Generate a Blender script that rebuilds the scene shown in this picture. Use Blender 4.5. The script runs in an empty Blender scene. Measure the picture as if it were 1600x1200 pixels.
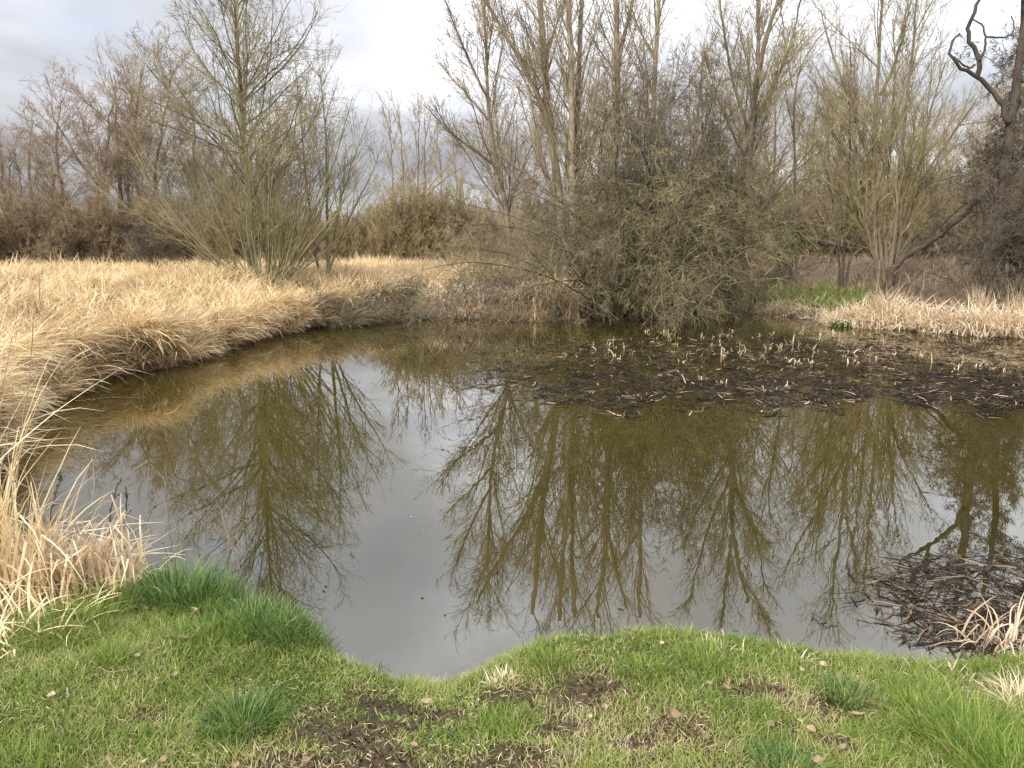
import bpy, math, random
import numpy as np
from mathutils import Vector
PI = math.pi
C = bpy.context.scene
COL = C.collection
rng = np.random.default_rng(7)

# ------------------------------------------------------------------ camera
CAM_H = 2.0; F = 1180.0; PITCH = math.radians(10.5)
cam = bpy.data.cameras.new('camera'); co = bpy.data.objects.new('camera', cam); COL.objects.link(co)
cam.sensor_width = 36; cam.lens = 36 * F / 1600
cam.clip_start = 0.05; cam.clip_end = 3000
co.location = (0, 0, CAM_H); co.rotation_euler = (PI/2 - PITCH, 0, 0)
C.camera = co
C.render.resolution_x = 1024; C.render.resolution_y = 768
C.render.engine = 'CYCLES'
# ------------------------------------------------------------------ light
SUN_EL = math.radians(34); SUN_AZ = math.radians(215)      # compass style: 0 = +Y, clockwise
C.view_settings.view_transform = 'Standard'; C.view_settings.look = 'None'
C.view_settings.gamma = 1; C.view_settings.exposure = 0.75
sl = bpy.data.lights.new('sun', 'SUN'); so = bpy.data.objects.new('sun', sl); COL.objects.link(so)
sl.energy = 3.1; sl.angle = math.radians(6); sl.color = (1, .93, .82)
sd_ = Vector((math.sin(SUN_AZ)*math.cos(SUN_EL), math.cos(SUN_AZ)*math.cos(SUN_EL), math.sin(SUN_EL)))
so.rotation_euler = (-sd_).to_track_quat('-Z', 'Y').to_euler()
W = bpy.data.worlds.new('World'); C.world = W; W.use_nodes = True
nt = W.node_tree; nt.nodes.clear()
def N(nt, t, **k):
    n = nt.nodes.new(t)
    for a, b in k.items():
        if a in n.inputs: n.inputs[a].default_value = b
        else: setattr(n, a, b)
    return n
def L(nt, a, b): nt.links.new(a, b)
def ramp(nt, stops, interp='LINEAR'):
    r = nt.nodes.new('ShaderNodeValToRGB'); e = r.color_ramp.elements; r.color_ramp.interpolation = interp
    while len(e) > 1: e.remove(e[0])
    for i, (p, c) in enumerate(stops):
        el = e[0] if i == 0 else e.new(p)
        el.position = p; el.color = (*c, 1) if len(c) == 3 else c
    return r
sky = N(nt, 'ShaderNodeTexSky', sky_type='NISHITA'); sky.sun_disc = False
sky.sun_elevation = SUN_EL; sky.sun_rotation = SUN_AZ
sky.air_density = 1.0; sky.dust_density = 1.5
tc = N(nt, 'ShaderNodeTexCoord'); sep = N(nt, 'ShaderNodeSeparateXYZ'); L(nt, tc.outputs['Generated'], sep.inputs[0])
ab = N(nt, 'ShaderNodeMath', operation='MAXIMUM'); ab.inputs[1].default_value = 0.0; L(nt, sep.outputs['Z'], ab.inputs[0])
ad = N(nt, 'ShaderNodeMath', operation='ADD'); ad.inputs[1].default_value = 0.22; L(nt, ab.outputs[0], ad.inputs[0])
dv = N(nt, 'ShaderNodeVectorMath', operation='DIVIDE'); L(nt, tc.outputs['Generated'], dv.inputs[0]); L(nt, ad.outputs[0], dv.inputs[1])
mp = N(nt, 'ShaderNodeMapping'); L(nt, dv.outputs[0], mp.inputs['Vector']); mp.inputs['Location'].default_value = (3.1, 1.7, 0); mp.inputs['Scale'].default_value = (1, 1, .3)
n1 = N(nt, 'ShaderNodeTexNoise', Scale=1.15, Detail=7.0, Roughness=.5, Distortion=.25); L(nt, mp.outputs[0], n1.inputs['Vector'])
n2 = N(nt, 'ShaderNodeTexNoise', Scale=2.4, Detail=6.0, Roughness=.55); mp2 = N(nt, 'ShaderNodeMapping'); L(nt, dv.outputs[0], mp2.inputs['Vector']); mp2.inputs['Location'].default_value = (8.3, 4.9, 2.0); L(nt, mp2.outputs[0], n2.inputs['Vector'])
SK = 8.0
cr = ramp(nt, [(.34, (.31*SK, .32*SK, .35*SK)), (.50, (.47*SK, .48*SK, .515*SK)), (.59, (.66*SK, .675*SK, .715*SK)), (.72, (.96*SK, .965*SK, .98*SK))])
# clouds are thinner (brighter) towards the right of the view
gx = N(nt, 'ShaderNodeMath', operation='MULTIPLY_ADD'); gx.inputs[1].default_value = .14; L(nt, sep.outputs['X'], gx.inputs[0]); L(nt, n1.outputs['Fac'], gx.inputs[2])
L(nt, gx.outputs[0], cr.inputs[0])
cm = ramp(nt, [(.36, (0, 0, 0)), (.50, (1, 1, 1))]); L(nt, n2.outputs['Fac'], cm.inputs[0])
cmx = N(nt, 'ShaderNodeMath', operation='MULTIPLY_ADD'); cmx.inputs[1].default_value = .22; cmx.inputs[2].default_value = .78; L(nt, cm.outputs[0], cmx.inputs[0])
mx = N(nt, 'ShaderNodeMixRGB'); L(nt, cmx.outputs[0], mx.inputs[0]); L(nt, sky.outputs[0], mx.inputs[1]); L(nt, cr.outputs[0], mx.inputs[2])
gz = N(nt, 'ShaderNodeMath', operation='MULTIPLY_ADD'); gz.inputs[1].default_value = 4.3; gz.inputs[2].default_value = .56; L(nt, ab.outputs[0], gz.inputs[0])   # an overcast sky is brighter overhead
vm = N(nt, 'ShaderNodeVectorMath', operation='SCALE'); L(nt, mx.outputs[0], vm.inputs[0]); L(nt, gz.outputs[0], vm.inputs['Scale'])
bg = N(nt, 'ShaderNodeBackground', Strength=0.1); L(nt, vm.outputs[0], bg.inputs[0])
ow = N(nt, 'ShaderNodeOutputWorld'); L(nt, bg.outputs[0], ow.inputs[0])

# ------------------------------------------------------------------ helpers
cp, sp = math.cos(PITCH), math.sin(PITCH)
def ray(px, py):
    u = (px-800)/F; v = (600-py)/F
    return np.array([u, cp + v*sp, -sp + v*cp])
def at(px, py, Y):
    r = ray(px, py); return np.array([0, 0, CAM_H]) + r*(Y/r[1])
def atz(px, py, z):
    r = ray(px, py); return np.array([0, 0, CAM_H]) + r*((z-CAM_H)/r[2])
def tag(o, label=None, cat=None, group=None, kind=None):
    if label: o['label'] = label
    if cat: o['category'] = cat
    if group: o['group'] = group
    if kind: o['kind'] = kind
    return o
def empty(name, loc):
    o = bpy.data.objects.new(name, None); COL.objects.link(o); o.location = loc; o.empty_display_size = .2; return o
def mesh(name, V, Q, mat, parent=None, attr=None, base=None, smooth=True):
    V = np.asarray(V, np.float32)
    if base is not None: V = V - np.asarray(base, np.float32)
    me = bpy.data.meshes.new(name); me.vertices.add(len(V)); me.vertices.foreach_set('co', V.ravel())
    Q = np.asarray(Q, np.int32); k = Q.shape[1]
    me.loops.add(Q.size); me.loops.foreach_set('vertex_index', Q.ravel())
    me.polygons.add(len(Q)); me.polygons.foreach_set('loop_start', np.arange(len(Q), dtype=np.int32)*k)
    me.polygons.foreach_set('loop_total', np.full(len(Q), k, np.int32))
    me.update(calc_edges=True)
    if smooth: me.polygons.foreach_set('use_smooth', np.ones(len(Q), bool))
    if attr is not None:
        a = me.attributes.new('rnd', 'FLOAT', 'POINT'); a.data.foreach_set('value', np.asarray(attr, np.float32))
    me.materials.append(mat)
    o = bpy.data.objects.new(name, me); COL.objects.link(o)
    if parent is not None: o.parent = parent
    elif base is not None: o.location = base
    return o
def dup(root, loc, rotz, scale, label, group):
    r = root.copy(); COL.objects.link(r); r.location = loc; r.rotation_euler = (0, 0, rotz); r.scale = scale
    if label: r['label'] = label
    if group: r['group'] = group
    for ch in list(root.children):
        c = ch.copy(); COL.objects.link(c); c.parent = r
    return r
def nz(v): return v/np.maximum(np.linalg.norm(v, axis=-1, keepdims=True), 1e-9)
def snoise(x, y, f=1.0, s=0):
    r = np.random.default_rng(100+s); o = np.zeros_like(x, float); a = 1; tot = 0
    for k in range(7):
        th = r.uniform(0, 2*PI); ff = f*r.uniform(.6, 2.6); ph = r.uniform(0, 6.28, 2)
        o += np.sin((x*math.cos(th)+y*math.sin(th))*ff + ph[0] + 1.3*np.sin((y*math.cos(th)-x*math.sin(th))*ff*.7+ph[1]))
    return o/7*1.6            # roughly -1..1
def sm(t): t = np.clip(t, 0, 1); return t*t*(3-2*t)
# --- tubes
def tubes(P, R, k):
    B, n, _ = P.shape
    T = np.empty_like(P); T[:, 1:-1] = P[:, 2:]-P[:, :-2]; T[:, 0] = P[:, 1]-P[:, 0]; T[:, -1] = P[:, -1]-P[:, -2]
    T = nz(T); M = nz(P[:, -1]-P[:, 0])
    ref = np.where(np.abs(M[:, 2:3]) < .8, np.array([[0, 0, 1.]]), np.array([[1., 0, 0]]))
    U = nz(np.cross(ref[:, None], T)); Wv = np.cross(T, U)
    a = np.arange(k)*2*PI/k
    V = P[:, :, None] + R[:, :, None, None]*(U[:, :, None]*np.cos(a)[None, None, :, None] + Wv[:, :, None]*np.sin(a)[None, None, :, None])
    i = np.arange(B)[:, None, None]*n*k; j = np.arange(n-1)[None, :, None]*k; q = np.arange(k)[None, None]
    q2 = (q+1) % k
    Q = np.stack([i+j+q, i+j+q2, i+j+k+q2, i+j+k+q], -1).reshape(-1, 4)
    return V.reshape(-1, 3), Q
def cat_parts(parts):
    Vs, Qs, As, o = [], [], [], 0
    for p in parts:
        Vs.append(p[0]); Qs.append(p[1]+o); o += len(p[0])
        As.append(p[2] if len(p) > 2 else np.zeros(len(p[0])))
    return np.concatenate(Vs), np.concatenate(Qs), np.concatenate(As)
def grow(P0, D0, Ln, R0, nseg, wander, up, r_end=.3, rg=rng):
    B = len(P0); P = np.empty((B, nseg+1, 3)); P[:, 0] = P0; d = nz(D0.copy())
    st = (Ln/nseg)[:, None]; upv = np.array([0, 0, 1.])
    for i in range(nseg):
        d = nz(d + rg.normal(0, wander, (B, 3)) + upv*up)
        P[:, i+1] = P[:, i] + d*st
    t = np.linspace(0, 1, nseg+1)
    R = R0[:, None]*(1-(1-r_end)*t[None])
    return P, R
def spawn(P, R, Ln, n, tmin, tmax, ang, asd, lr, lmin, shape, rr, rg=rng, bias=None):
    B, m, _ = P.shape
    cnt = np.maximum(1, rg.poisson(n*np.clip(Ln/Ln.mean(), .15, 2.5))) if n < 12 else np.full(B, int(n))
    idx = np.repeat(np.arange(B), cnt); K = len(idx)
    t = tmin + (tmax-tmin)*rg.random(K)
    f = t*(m-1); i0 = np.minimum(f.astype(int), m-2); fr = (f-i0)[:, None]
    pos = P[idx, i0]*(1-fr) + P[idx, i0+1]*fr
    T = nz(P[idx, i0+1]-P[idx, i0]); r = R[idx, i0]*(1-fr[:, 0]) + R[idx, i0+1]*fr[:, 0]
    rv = rg.normal(0, 1, (K, 3)); pe = nz(np.cross(T, rv))
    a = np.radians(rg.normal(ang, asd, K))[:, None]
    D = T*np.cos(a) + pe*np.sin(a)
    if bias is not None: D = nz(D + np.asarray(bias))
    l = np.maximum(lmin, Ln[idx]*lr*(1-shape*t)*rg.uniform(.55, 1.25, K))
    r0 = np.minimum(r*.72, rr*l)
    return pos, D, l, r0
def poly_stem(pts, r0, r1, n=14, wob=.012, rg=rng):
    pts = np.array(pts, float); s = np.r_[0, np.cumsum(np.linalg.norm(np.diff(pts, axis=0), axis=1))]; Lt = s[-1]
    t = np.linspace(0, Lt, n+1); P = np.stack([np.interp(t, s, pts[:, k]) for k in range(3)], 1)
    for _ in range(2): P[1:-1] = .25*P[:-2]+.5*P[1:-1]+.25*P[2:]
    P[1:-1] += rg.normal(0, wob, (n-1, 3))
    return P, np.linspace(r0, r1, n+1)**1.0, Lt
RMIN = .0035
def tree(name, label, cat, base, stems, levels, mats, group=None, limbs=0, stem_name='trunk', rmin=RMIN, stem_sides=8, loc=None, rg=rng, leaf=None, bare=None):
    """stems: list of (P,R,L); levels: list of dicts, each grown from the previous one (level 0 from the stems)"""
    base = np.asarray(base, float); root = empty(name, loc if loc is not None else base); tag(root, label, cat, group)
    for P, R, Ln in stems:
        V, Q = tubes(P[None], R[None], stem_sides); mesh(stem_name, V, Q, mats[0], root, base=base)
    for P, R, Ln in (bare or []):
        V, Q = tubes(P[None], R[None], 7); mesh('branch', V, Q, mats[0], root, base=base)
    P = np.array([s[0] for s in stems]); R = np.array([s[1] for s in stems]); Ln = np.array([s[2] for s in stems])
    parts = []; last = None
    for li, lv in enumerate(levels):
        pos, D, l, r0 = spawn(P, R, Ln, lv['n'], lv.get('t0', .15), lv.get('t1', 1), lv.get('ang', 45), lv.get('asd', 12), lv.get('lr', .5), lv.get('lmin', .1), lv.get('shape', .5), lv.get('rr', .012), rg=rg, bias=lv.get('bias'))
        r0 = np.maximum(r0, rmin)
        P, R = grow(pos, D, l, r0, lv.get('seg', 4), lv.get('w', .12), lv.get('up', .04), lv.get('re', .35), rg)
        Ln = l; R = np.maximum(R, rmin*.7)
        k = lv.get('k', 3)
        if li == 0 and limbs:
            order = np.argsort(-l)[:limbs]; rest = np.setdiff1d(np.arange(len(l)), order)
            for i in order:
                V, Q = tubes(P[i:i+1], R[i:i+1], 5); mesh('limb', V, Q, mats[0], root, base=base)
            if len(rest): parts.append(tubes(P[rest], R[rest], k))
        else: parts.append(tubes(P, R, k))
        last = P
    V, Q, A = cat_parts([(v, q) for v, q in parts])
    mesh('crown', V, Q, mats[1], root, base=base)
    if leaf:
        n, sz, m = leaf; idx = rg.integers(0, len(last), n); j = rg.integers(1, last.shape[1], n)
        V, Q = leaves(last[idx, j], sz, rg); mesh('leaves', V, Q, m, root, base=base)
    return root
def leaves(P, sz, rg=rng):
    n = len(P); d = nz(rg.normal(0, 1, (n, 3))-np.array([0, 0, .6])); s = nz(np.cross(d, rg.normal(0, 1, (n, 3))))
    z = (sz*rg.uniform(.5, 1.3, n))[:, None]
    V = np.stack([P, P+d*z*.5+s*z*.3, P+d*z, P+d*z*.5-s*z*.3], 1).reshape(-1, 3)
    return V, np.arange(4*n).reshape(n, 4)
# --- ribbons (blades and straps)
def ribbons(base, head, lean, bend, ln, wd, nseg=4, power=1.2, rnd=None, tw=.6, kink=0, wob=.0, tip=.12, rg=rng, droop_floor=None):
    B = len(base); P = np.empty((B, nseg+1, 3)); P[:, 0] = base; st = ln/nseg
    kk = rg.integers(1, nseg, B) if nseg > 1 else np.zeros(B, int); ka = np.where(rg.random(B) < kink, rg.uniform(.8, 2.2, B), 0)
    add = np.zeros(B); hd = head.copy(); D = []
    for i in range(nseg):
        add = add + np.where(kk == i, ka, 0)
        th = lean + bend*((i+.5)/nseg)**power + add; hd = hd + rg.normal(0, wob, B)
        d = np.stack([np.sin(th)*np.cos(hd), np.sin(th)*np.sin(hd), np.cos(th)], 1)
        P[:, i+1] = P[:, i] + d*st[:, None]
        if droop_floor is not None: P[:, i+1, 2] = np.maximum(P[:, i+1, 2], droop_floor)
    t = np.linspace(0, 1, nseg+1); wv = (wd[:, None]*.5)*np.where(t < .35, .75+.25*t/.35, 1-(1-tip)*((t-.35)/.65)**1.5)[None]
    a = head + PI/2 + rg.normal(0, tw, B)
    S = np.stack([np.cos(a), np.sin(a), rg.normal(0, .25, B)], 1)[:, None]
    V = np.stack([P-S*wv[:, :, None], P+S*wv[:, :, None]], 2).reshape(-1, 3)
    i = (np.arange(B)*(nseg+1)*2)[:, None]; j = (np.arange(nseg)*2)[None]
    Q = np.stack([i+j, i+j+1, i+j+3, i+j+2], -1).reshape(-1, 4)
    if rnd is None: rnd = rg.random(B)
    return V, Q, np.repeat(rnd, (nseg+1)*2)

# ------------------------------------------------------------------ materials
def base_mat(name):
    m = bpy.data.materials.new(name); m.use_nodes = True; n = m.node_tree; n.nodes.clear()
    o = n.nodes.new('ShaderNodeOutputMaterial'); return m, n, o
def blade_mat(name, stops, rough=.6, trans=.3, nscale=6.0, mottle=.25, spec=.3):
    m, n, o = base_mat(name)
    at_ = N(n, 'ShaderNodeAttribute', attribute_name='rnd')
    tcn = N(n, 'ShaderNodeTexCoord'); no = N(n, 'ShaderNodeTexNoise', Scale=nscale, Detail=3.0); L(n, tcn.outputs['Object'], no.inputs['Vector'])
    ma = N(n, 'ShaderNodeMath', operation='MULTIPLY_ADD'); ma.inputs[1].default_value = mottle*2; ma.inputs[2].default_value = -mottle; L(n, no.outputs['Fac'], ma.inputs[0])
    ad = N(n, 'ShaderNodeMath', operation='ADD'); ad.use_clamp = True; L(n, ma.outputs[0], ad.inputs[0]); L(n, at_.outputs['Fac'], ad.inputs[1])
    r = ramp(n, stops); L(n, ad.outputs[0], r.inputs[0])
    b = N(n, 'ShaderNodeBsdfPrincipled', Roughness=rough); L(n, r.outputs[0], b.inputs['Base Color']); b.inputs['Specular IOR Level'].default_value = spec
    t = N(n, 'ShaderNodeBsdfTranslucent'); L(n, r.outputs[0], t.inputs[0])
    mxs = N(n, 'ShaderNodeMixShader'); mxs.inputs[0].default_value = trans; L(n, b.outputs[0], mxs.inputs[1]); L(n, t.outputs[0], mxs.inputs[2])
    L(n, mxs.outputs[0], o.inputs[0]); return m
def bark_mat(name, c1, c2, c3, scale=3.0, zs=.35, bump=.3):
    m, n, o = base_mat(name)
    tcn = N(n, 'ShaderNodeTexCoord'); mpn = N(n, 'ShaderNodeMapping'); mpn.inputs['Scale'].default_value = (1, 1, zs); L(n, tcn.outputs['Object'], mpn.inputs[0])
    no = N(n, 'ShaderNodeTexNoise', Scale=scale, Detail=5.0, Roughness=.6); L(n, mpn.outputs[0], no.inputs['Vector'])
    r = ramp(n, [(.32, c1), (.5, c2), (.66, c3)]); L(n, no.outputs['Fac'], r.inputs[0])
    b = N(n, 'ShaderNodeBsdfPrincipled', Roughness=.85); b.inputs['Specular IOR Level'].default_value = .2
    L(n, r.outputs[0], b.inputs['Base Color'])
    if bump:
        nf = N(n, 'ShaderNodeTexNoise', Scale=28.0, Detail=4.0); L(n, mpn.outputs[0], nf.inputs['Vector'])
        bp = N(n, 'ShaderNodeBump', Strength=bump, Distance=.03); L(n, nf.outputs['Fac'], bp.inputs['Height']); L(n, bp.outputs[0], b.inputs['Normal'])
    L(n, b.outputs[0], o.inputs[0]); return m
M = {}
M['bark_olive'] = bark_mat('bark_olive', (.075, .065, .05), (.13, .12, .08), (.16, .16, .09))
M['twig_olive'] = bark_mat('twig_olive', (.14, .11, .062), (.245, .205, .11), (.33, .30, .145), 1.4, 1, 0)
M['stem_green'] = bark_mat('stem_green', (.13, .105, .07), (.21, .185, .105), (.27, .27, .125), 1.6, .6, 0)
M['bark_brown'] = bark_mat('bark_brown', (.10, .08, .06), (.17, .135, .095), (.21, .18, .12))
M['twig_brown'] = bark_mat('twig_brown', (.20, .155, .105), (.30, .235, .16), (.35, .285, .195), .8, 1, 0)
M['twig_red'] = bark_mat('twig_red', (.19, .14, .095), (.29, .22, .15), (.35, .28, .19), 1.0, 1, 0)
M['bark_pale'] = bark_mat('bark_pale', (.13, .11, .075), (.24, .20, .14), (.30, .26, .18))
M['twig_grey'] = bark_mat('twig_grey', (.17, .13, .085), (.28, .225, .145), (.38, .32, .20), 1.4, 1, 0)
M['bark_dark'] = bark_mat('bark_dark', (.035, .028, .022), (.07, .055, .042), (.10, .085, .06))
M['twig_dark'] = bark_mat('twig_dark', (.07, .055, .045), (.12, .10, .075), (.15, .13, .09), .9, 1, 0)
M['moss'] = bark_mat('moss', (.05, .04, .025), (.10, .12, .03), (.17, .21, .04), 5.0, 1, .5)
M['twig_lichen'] = bark_mat('twig_lichen', (.065, .05, .035), (.15, .125, .072), (.30, .28, .135), 2.6, 1, 0)
M['hedge'] = bark_mat('hedge', (.17, .13, .07), (.28, .225, .12), (.36, .30, .155), .8, 1, 0)
M['hedge_dark'] = bark_mat('hedge_dark', (.11, .08, .05), (.20, .15, .09), (.28, .225, .125), .8, 1, 0)
M['bramble'] = bark_mat('bramble', (.12, .08, .065), (.20, .155, .12), (.23, .20, .13), 2.0, 1, 0)
M['reed'] = blade_mat('dry_reed', [(0, (.18, .115, .06)), (.22, (.44, .31, .17)), (.55, (.72, .56, .32)), (1, (.88, .76, .50))], .65, .3)
M['reed_far'] = blade_mat('dry_reed_far', [(0, (.13, .09, .055)), (.4, (.33, .235, .15)), (1, (.66, .51, .33))], .7, .3, 1.0)
M['straw'] = blade_mat('pale_straw', [(0, (.38, .27, .17)), (.5, (.62, .49, .33)), (1, (.82, .72, .54))], .6, .25)
M['rush'] = blade_mat('rush_mixed', [(0, (.07, .085, .035)), (.25, (.15, .13, .075)), (.55, (.31, .245, .16)), (1, (.62, .52, .37))], .6, .2)
M['grass'] = blade_mat('green_grass', [(0, (.045, .08, .014)), (.3, (.125, .20, .03)), (.62, (.235, .31, .055)), (.8, (.34, .34, .11)), (.9, (.42, .34, .19)), (1, (.58, .48, .31))], .5, .35, 2.2, .28)
M['wet_leaf'] = blade_mat('wet_rotting_leaf', [(0, (.012, .010, .008)), (.5, (.034, .024, .015)), (.85, (.09, .062, .04)), (1, (.22, .16, .105))], .65, .0, 3.0, .15, .10)
M['grass_dark'] = blade_mat('lush_grass', [(0, (.03, .065, .016)), (.5, (.095, .17, .04)), (1, (.24, .32, .09))], .45, .35, 5.0)
M['leaf_dead'] = blade_mat('dead_leaf', [(0, (.12, .07, .045)), (.5, (.33, .24, .155)), (1, (.58, .49, .36))], .7, .2, 20.0)
M['debris'] = blade_mat('floating_debris', [(0, (.006, .005, .004)), (.6, (.024, .016, .011)), (.9, (.085, .055, .036)), (1, (.34, .25, .16))], .8, .0, 3.0, .15, .12)
M['ivy'] = blade_mat('dark_leaf', [(0, (.03, .03, .02)), (.6, (.07, .065, .04)), (1, (.13, .11, .07))], .6, .15)
def ground_mat():
    m, n, o = base_mat('earth')
    tcn = N(n, 'ShaderNodeTexCoord'); a = N(n, 'ShaderNodeTexNoise', Scale=1.6, Detail=8.0, Roughness=.6); L(n, tcn.outputs['Object'], a.inputs['Vector'])
    f = N(n, 'ShaderNodeTexNoise', Scale=45.0, Detail=6.0, Roughness=.7); L(n, tcn.outputs['Object'], f.inputs['Vector'])
    at_ = N(n, 'ShaderNodeAttribute', attribute_name='rnd')      # 0 foreground lawn, .5 reed field, 1 woodland floor
    soil = ramp(n, [(.3, (.032, .019, .012)), (.5, (.075, .045, .028)), (.7, (.14, .095, .06))]); L(n, f.outputs['Fac'], soil.inputs[0])
    turf = ramp(n, [(.3, (.03, .03, .012)), (.55, (.075, .075, .025)), (.75, (.15, .12, .06))]); L(n, f.outputs['Fac'], turf.inputs[0])
    am = N(n, 'ShaderNodeMath', operation='MULTIPLY_ADD'); am.inputs[1].default_value = 1.4; L(n, f.outputs['Fac'], am.inputs[0]); L(n, a.outputs['Fac'], am.inputs[2])
    k = ramp(n, [(.52, (0, 0, 0)), (.60, (1, 1, 1))]); am2 = N(n, 'ShaderNodeMath', operation='MULTIPLY'); am2.inputs[1].default_value = .48; L(n, am.outputs[0], am2.inputs[0]); L(n, am2.outputs[0], k.inputs[0])
    lawn = N(n, 'ShaderNodeMixRGB'); L(n, k.outputs[0], lawn.inputs[0]); L(n, turf.outputs[0], lawn.inputs[1]); L(n, soil.outputs[0], lawn.inputs[2])
    field = ramp(n, [(.3, (.14, .095, .055)), (.7, (.36, .27, .16))]); L(n, f.outputs['Fac'], field.inputs[0])
    wood = ramp(n, [(.3, (.07, .048, .032)), (.7, (.19, .14, .095))]); L(n, f.outputs['Fac'], wood.inputs[0])
    r1 = ramp(n, [(.0, (0, 0, 0)), (.5, (1, 1, 1))]); L(n, at_.outputs['Fac'], r1.inputs[0])
    r2 = ramp(n, [(.5, (0, 0, 0)), (1., (1, 1, 1))]); L(n, at_.outputs['Fac'], r2.inputs[0])
    m1 = N(n, 'ShaderNodeMixRGB'); L(n, r1.outputs[0], m1.inputs[0]); L(n, lawn.outputs[0], m1.inputs[1]); L(n, field.outputs[0], m1.inputs[2])
    m2 = N(n, 'ShaderNodeMixRGB'); L(n, r2.outputs[0], m2.inputs[0]); L(n, m1.outputs[0], m2.inputs[1]); L(n, wood.outputs[0], m2.inputs[2])
    # wet mud on the bank face, just above the waterline
    g = N(n, 'ShaderNodeNewGeometry'); sx = N(n, 'ShaderNodeSeparateXYZ'); L(n, g.outputs['Position'], sx.inputs[0])
    wz = N(n, 'ShaderNodeMapRange'); wz.inputs['From Min'].default_value = .0; wz.inputs['From Max'].default_value = .28; wz.inputs['To Min'].default_value = 1; wz.inputs['To Max'].default_value = 0; L(n, sx.outputs['Z'], wz.inputs['Value'])
    m3 = N(n, 'ShaderNodeMixRGB'); L(n, wz.outputs[0], m3.inputs[0]); L(n, m2.outputs[0], m3.inputs[1]); m3.inputs[2].default_value = (.03, .021, .014, 1)
    b = N(n, 'ShaderNodeBsdfPrincipled', Roughness=.9); b.inputs['Specular IOR Level'].default_value = .2; L(n, m3.outputs[0], b.inputs['Base Color'])
    bp = N(n, 'ShaderNodeBump', Strength=.8, Distance=.03); L(n, f.outputs['Fac'], bp.inputs['Height']); L(n, bp.outputs[0], b.inputs['Normal'])
    L(n, b.outputs[0], o.inputs[0]); return m
M['ground'] = ground_mat()
def water_mat():
    m, n, o = base_mat('pond_water')
    tcn = N(n, 'ShaderNodeTexCoord'); mpn = N(n, 'ShaderNodeMapping'); mpn.inputs['Scale'].default_value = (1, .55, 1); L(n, tcn.outputs['Object'], mpn.inputs[0])
    a = N(n, 'ShaderNodeTexNoise', Scale=5.0, Detail=2.0); L(n, mpn.outputs[0], a.inputs['Vector'])
    b = N(n, 'ShaderNodeBsdfPrincipled', Roughness=.004, IOR=1.95); b.inputs['Base Color'].default_value = (.105, .088, .022, 1)
    c = N(n, 'ShaderNodeTexNoise', Scale=.35, Detail=3.0); L(n, tcn.outputs['Object'], c.inputs['Vector'])
    cr_ = ramp(n, [(.35, (.024, .020, .004)), (.65, (.036, .027, .004))]); L(n, c.outputs['Fac'], cr_.inputs[0]); L(n, cr_.outputs[0], b.inputs['Base Color'])
    w2 = N(n, 'ShaderNodeTexNoise', Scale=.22, Detail=2.0); L(n, tcn.outputs['Object'], w2.inputs['Vector'])      # patches of faint breeze ripples
    w3 = ramp(n, [(.45, (.25, .25, .25)), (.62, (1, 1, 1))]); L(n, w2.outputs['Fac'], w3.inputs[0])
    w4 = N(n, 'ShaderNodeMath', operation='MULTIPLY'); L(n, a.outputs['Fac'], w4.inputs[0]); L(n, w3.outputs[0], w4.inputs[1])
    bp = N(n, 'ShaderNodeBump', Strength=.14, Distance=.006); L(n, w4.outputs[0], bp.inputs['Height']); L(n, bp.outputs[0], b.inputs['Normal'])
    L(n, b.outputs[0], o.inputs[0]); return m
M['water'] = water_mat()

# ------------------------------------------------------------------ shoreline and ground
near_px = [(20,908,.3),(100,905,.3),(200,897,.3),(300,895,.3),(380,915,.3),(450,945,.3),(500,972,.3),(530,1002,.28),(570,1014,.22),(610,1030,.14),(650,1043,.07),(735,1050,.05),(765,1030,.12),(810,1008,.2),(870,990,.28),(950,981,.3),(1040,984,.3),(1130,986,.3),(1200,1002,.3),(1290,1018,.3),(1450,1024,.3),(1600,1020,.3),(1800,1000,.3)]
near = []
for px, py, z in near_px:
    p = atz(px, py, z); near.append((p[0], p[1]+(.24 if px > 780 else .17)*(z/.3)))
left_px = [(37,648),(80,630),(112,612),(150,596),(187,584),(225,581),(259,576),(300,565),(330,553),(375,538),(430,527),(480,517),(525,507),(562,500),(600,500),(669,496),(732,499),(800,501),(870,503),(905,497),(940,490),(1000,494),(1062,499),(1120,492),(1187,488),(1250,498),(1322,510),(1412,517),(1500,523),(1600,527),(1750,530)]
far = [tuple(atz(px, py, 0)[:2]) for px, py in left_px]
shore = [(-4.3,5.7),(-4.85,6.6),(-5.3,7.6)] + far + [(17.5,14),(17,9),(14,6),(9,4.6)] + near[::-1] + [(-2.9,4.35),(-3.6,4.9)]
shore = np.array(shore)
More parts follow.
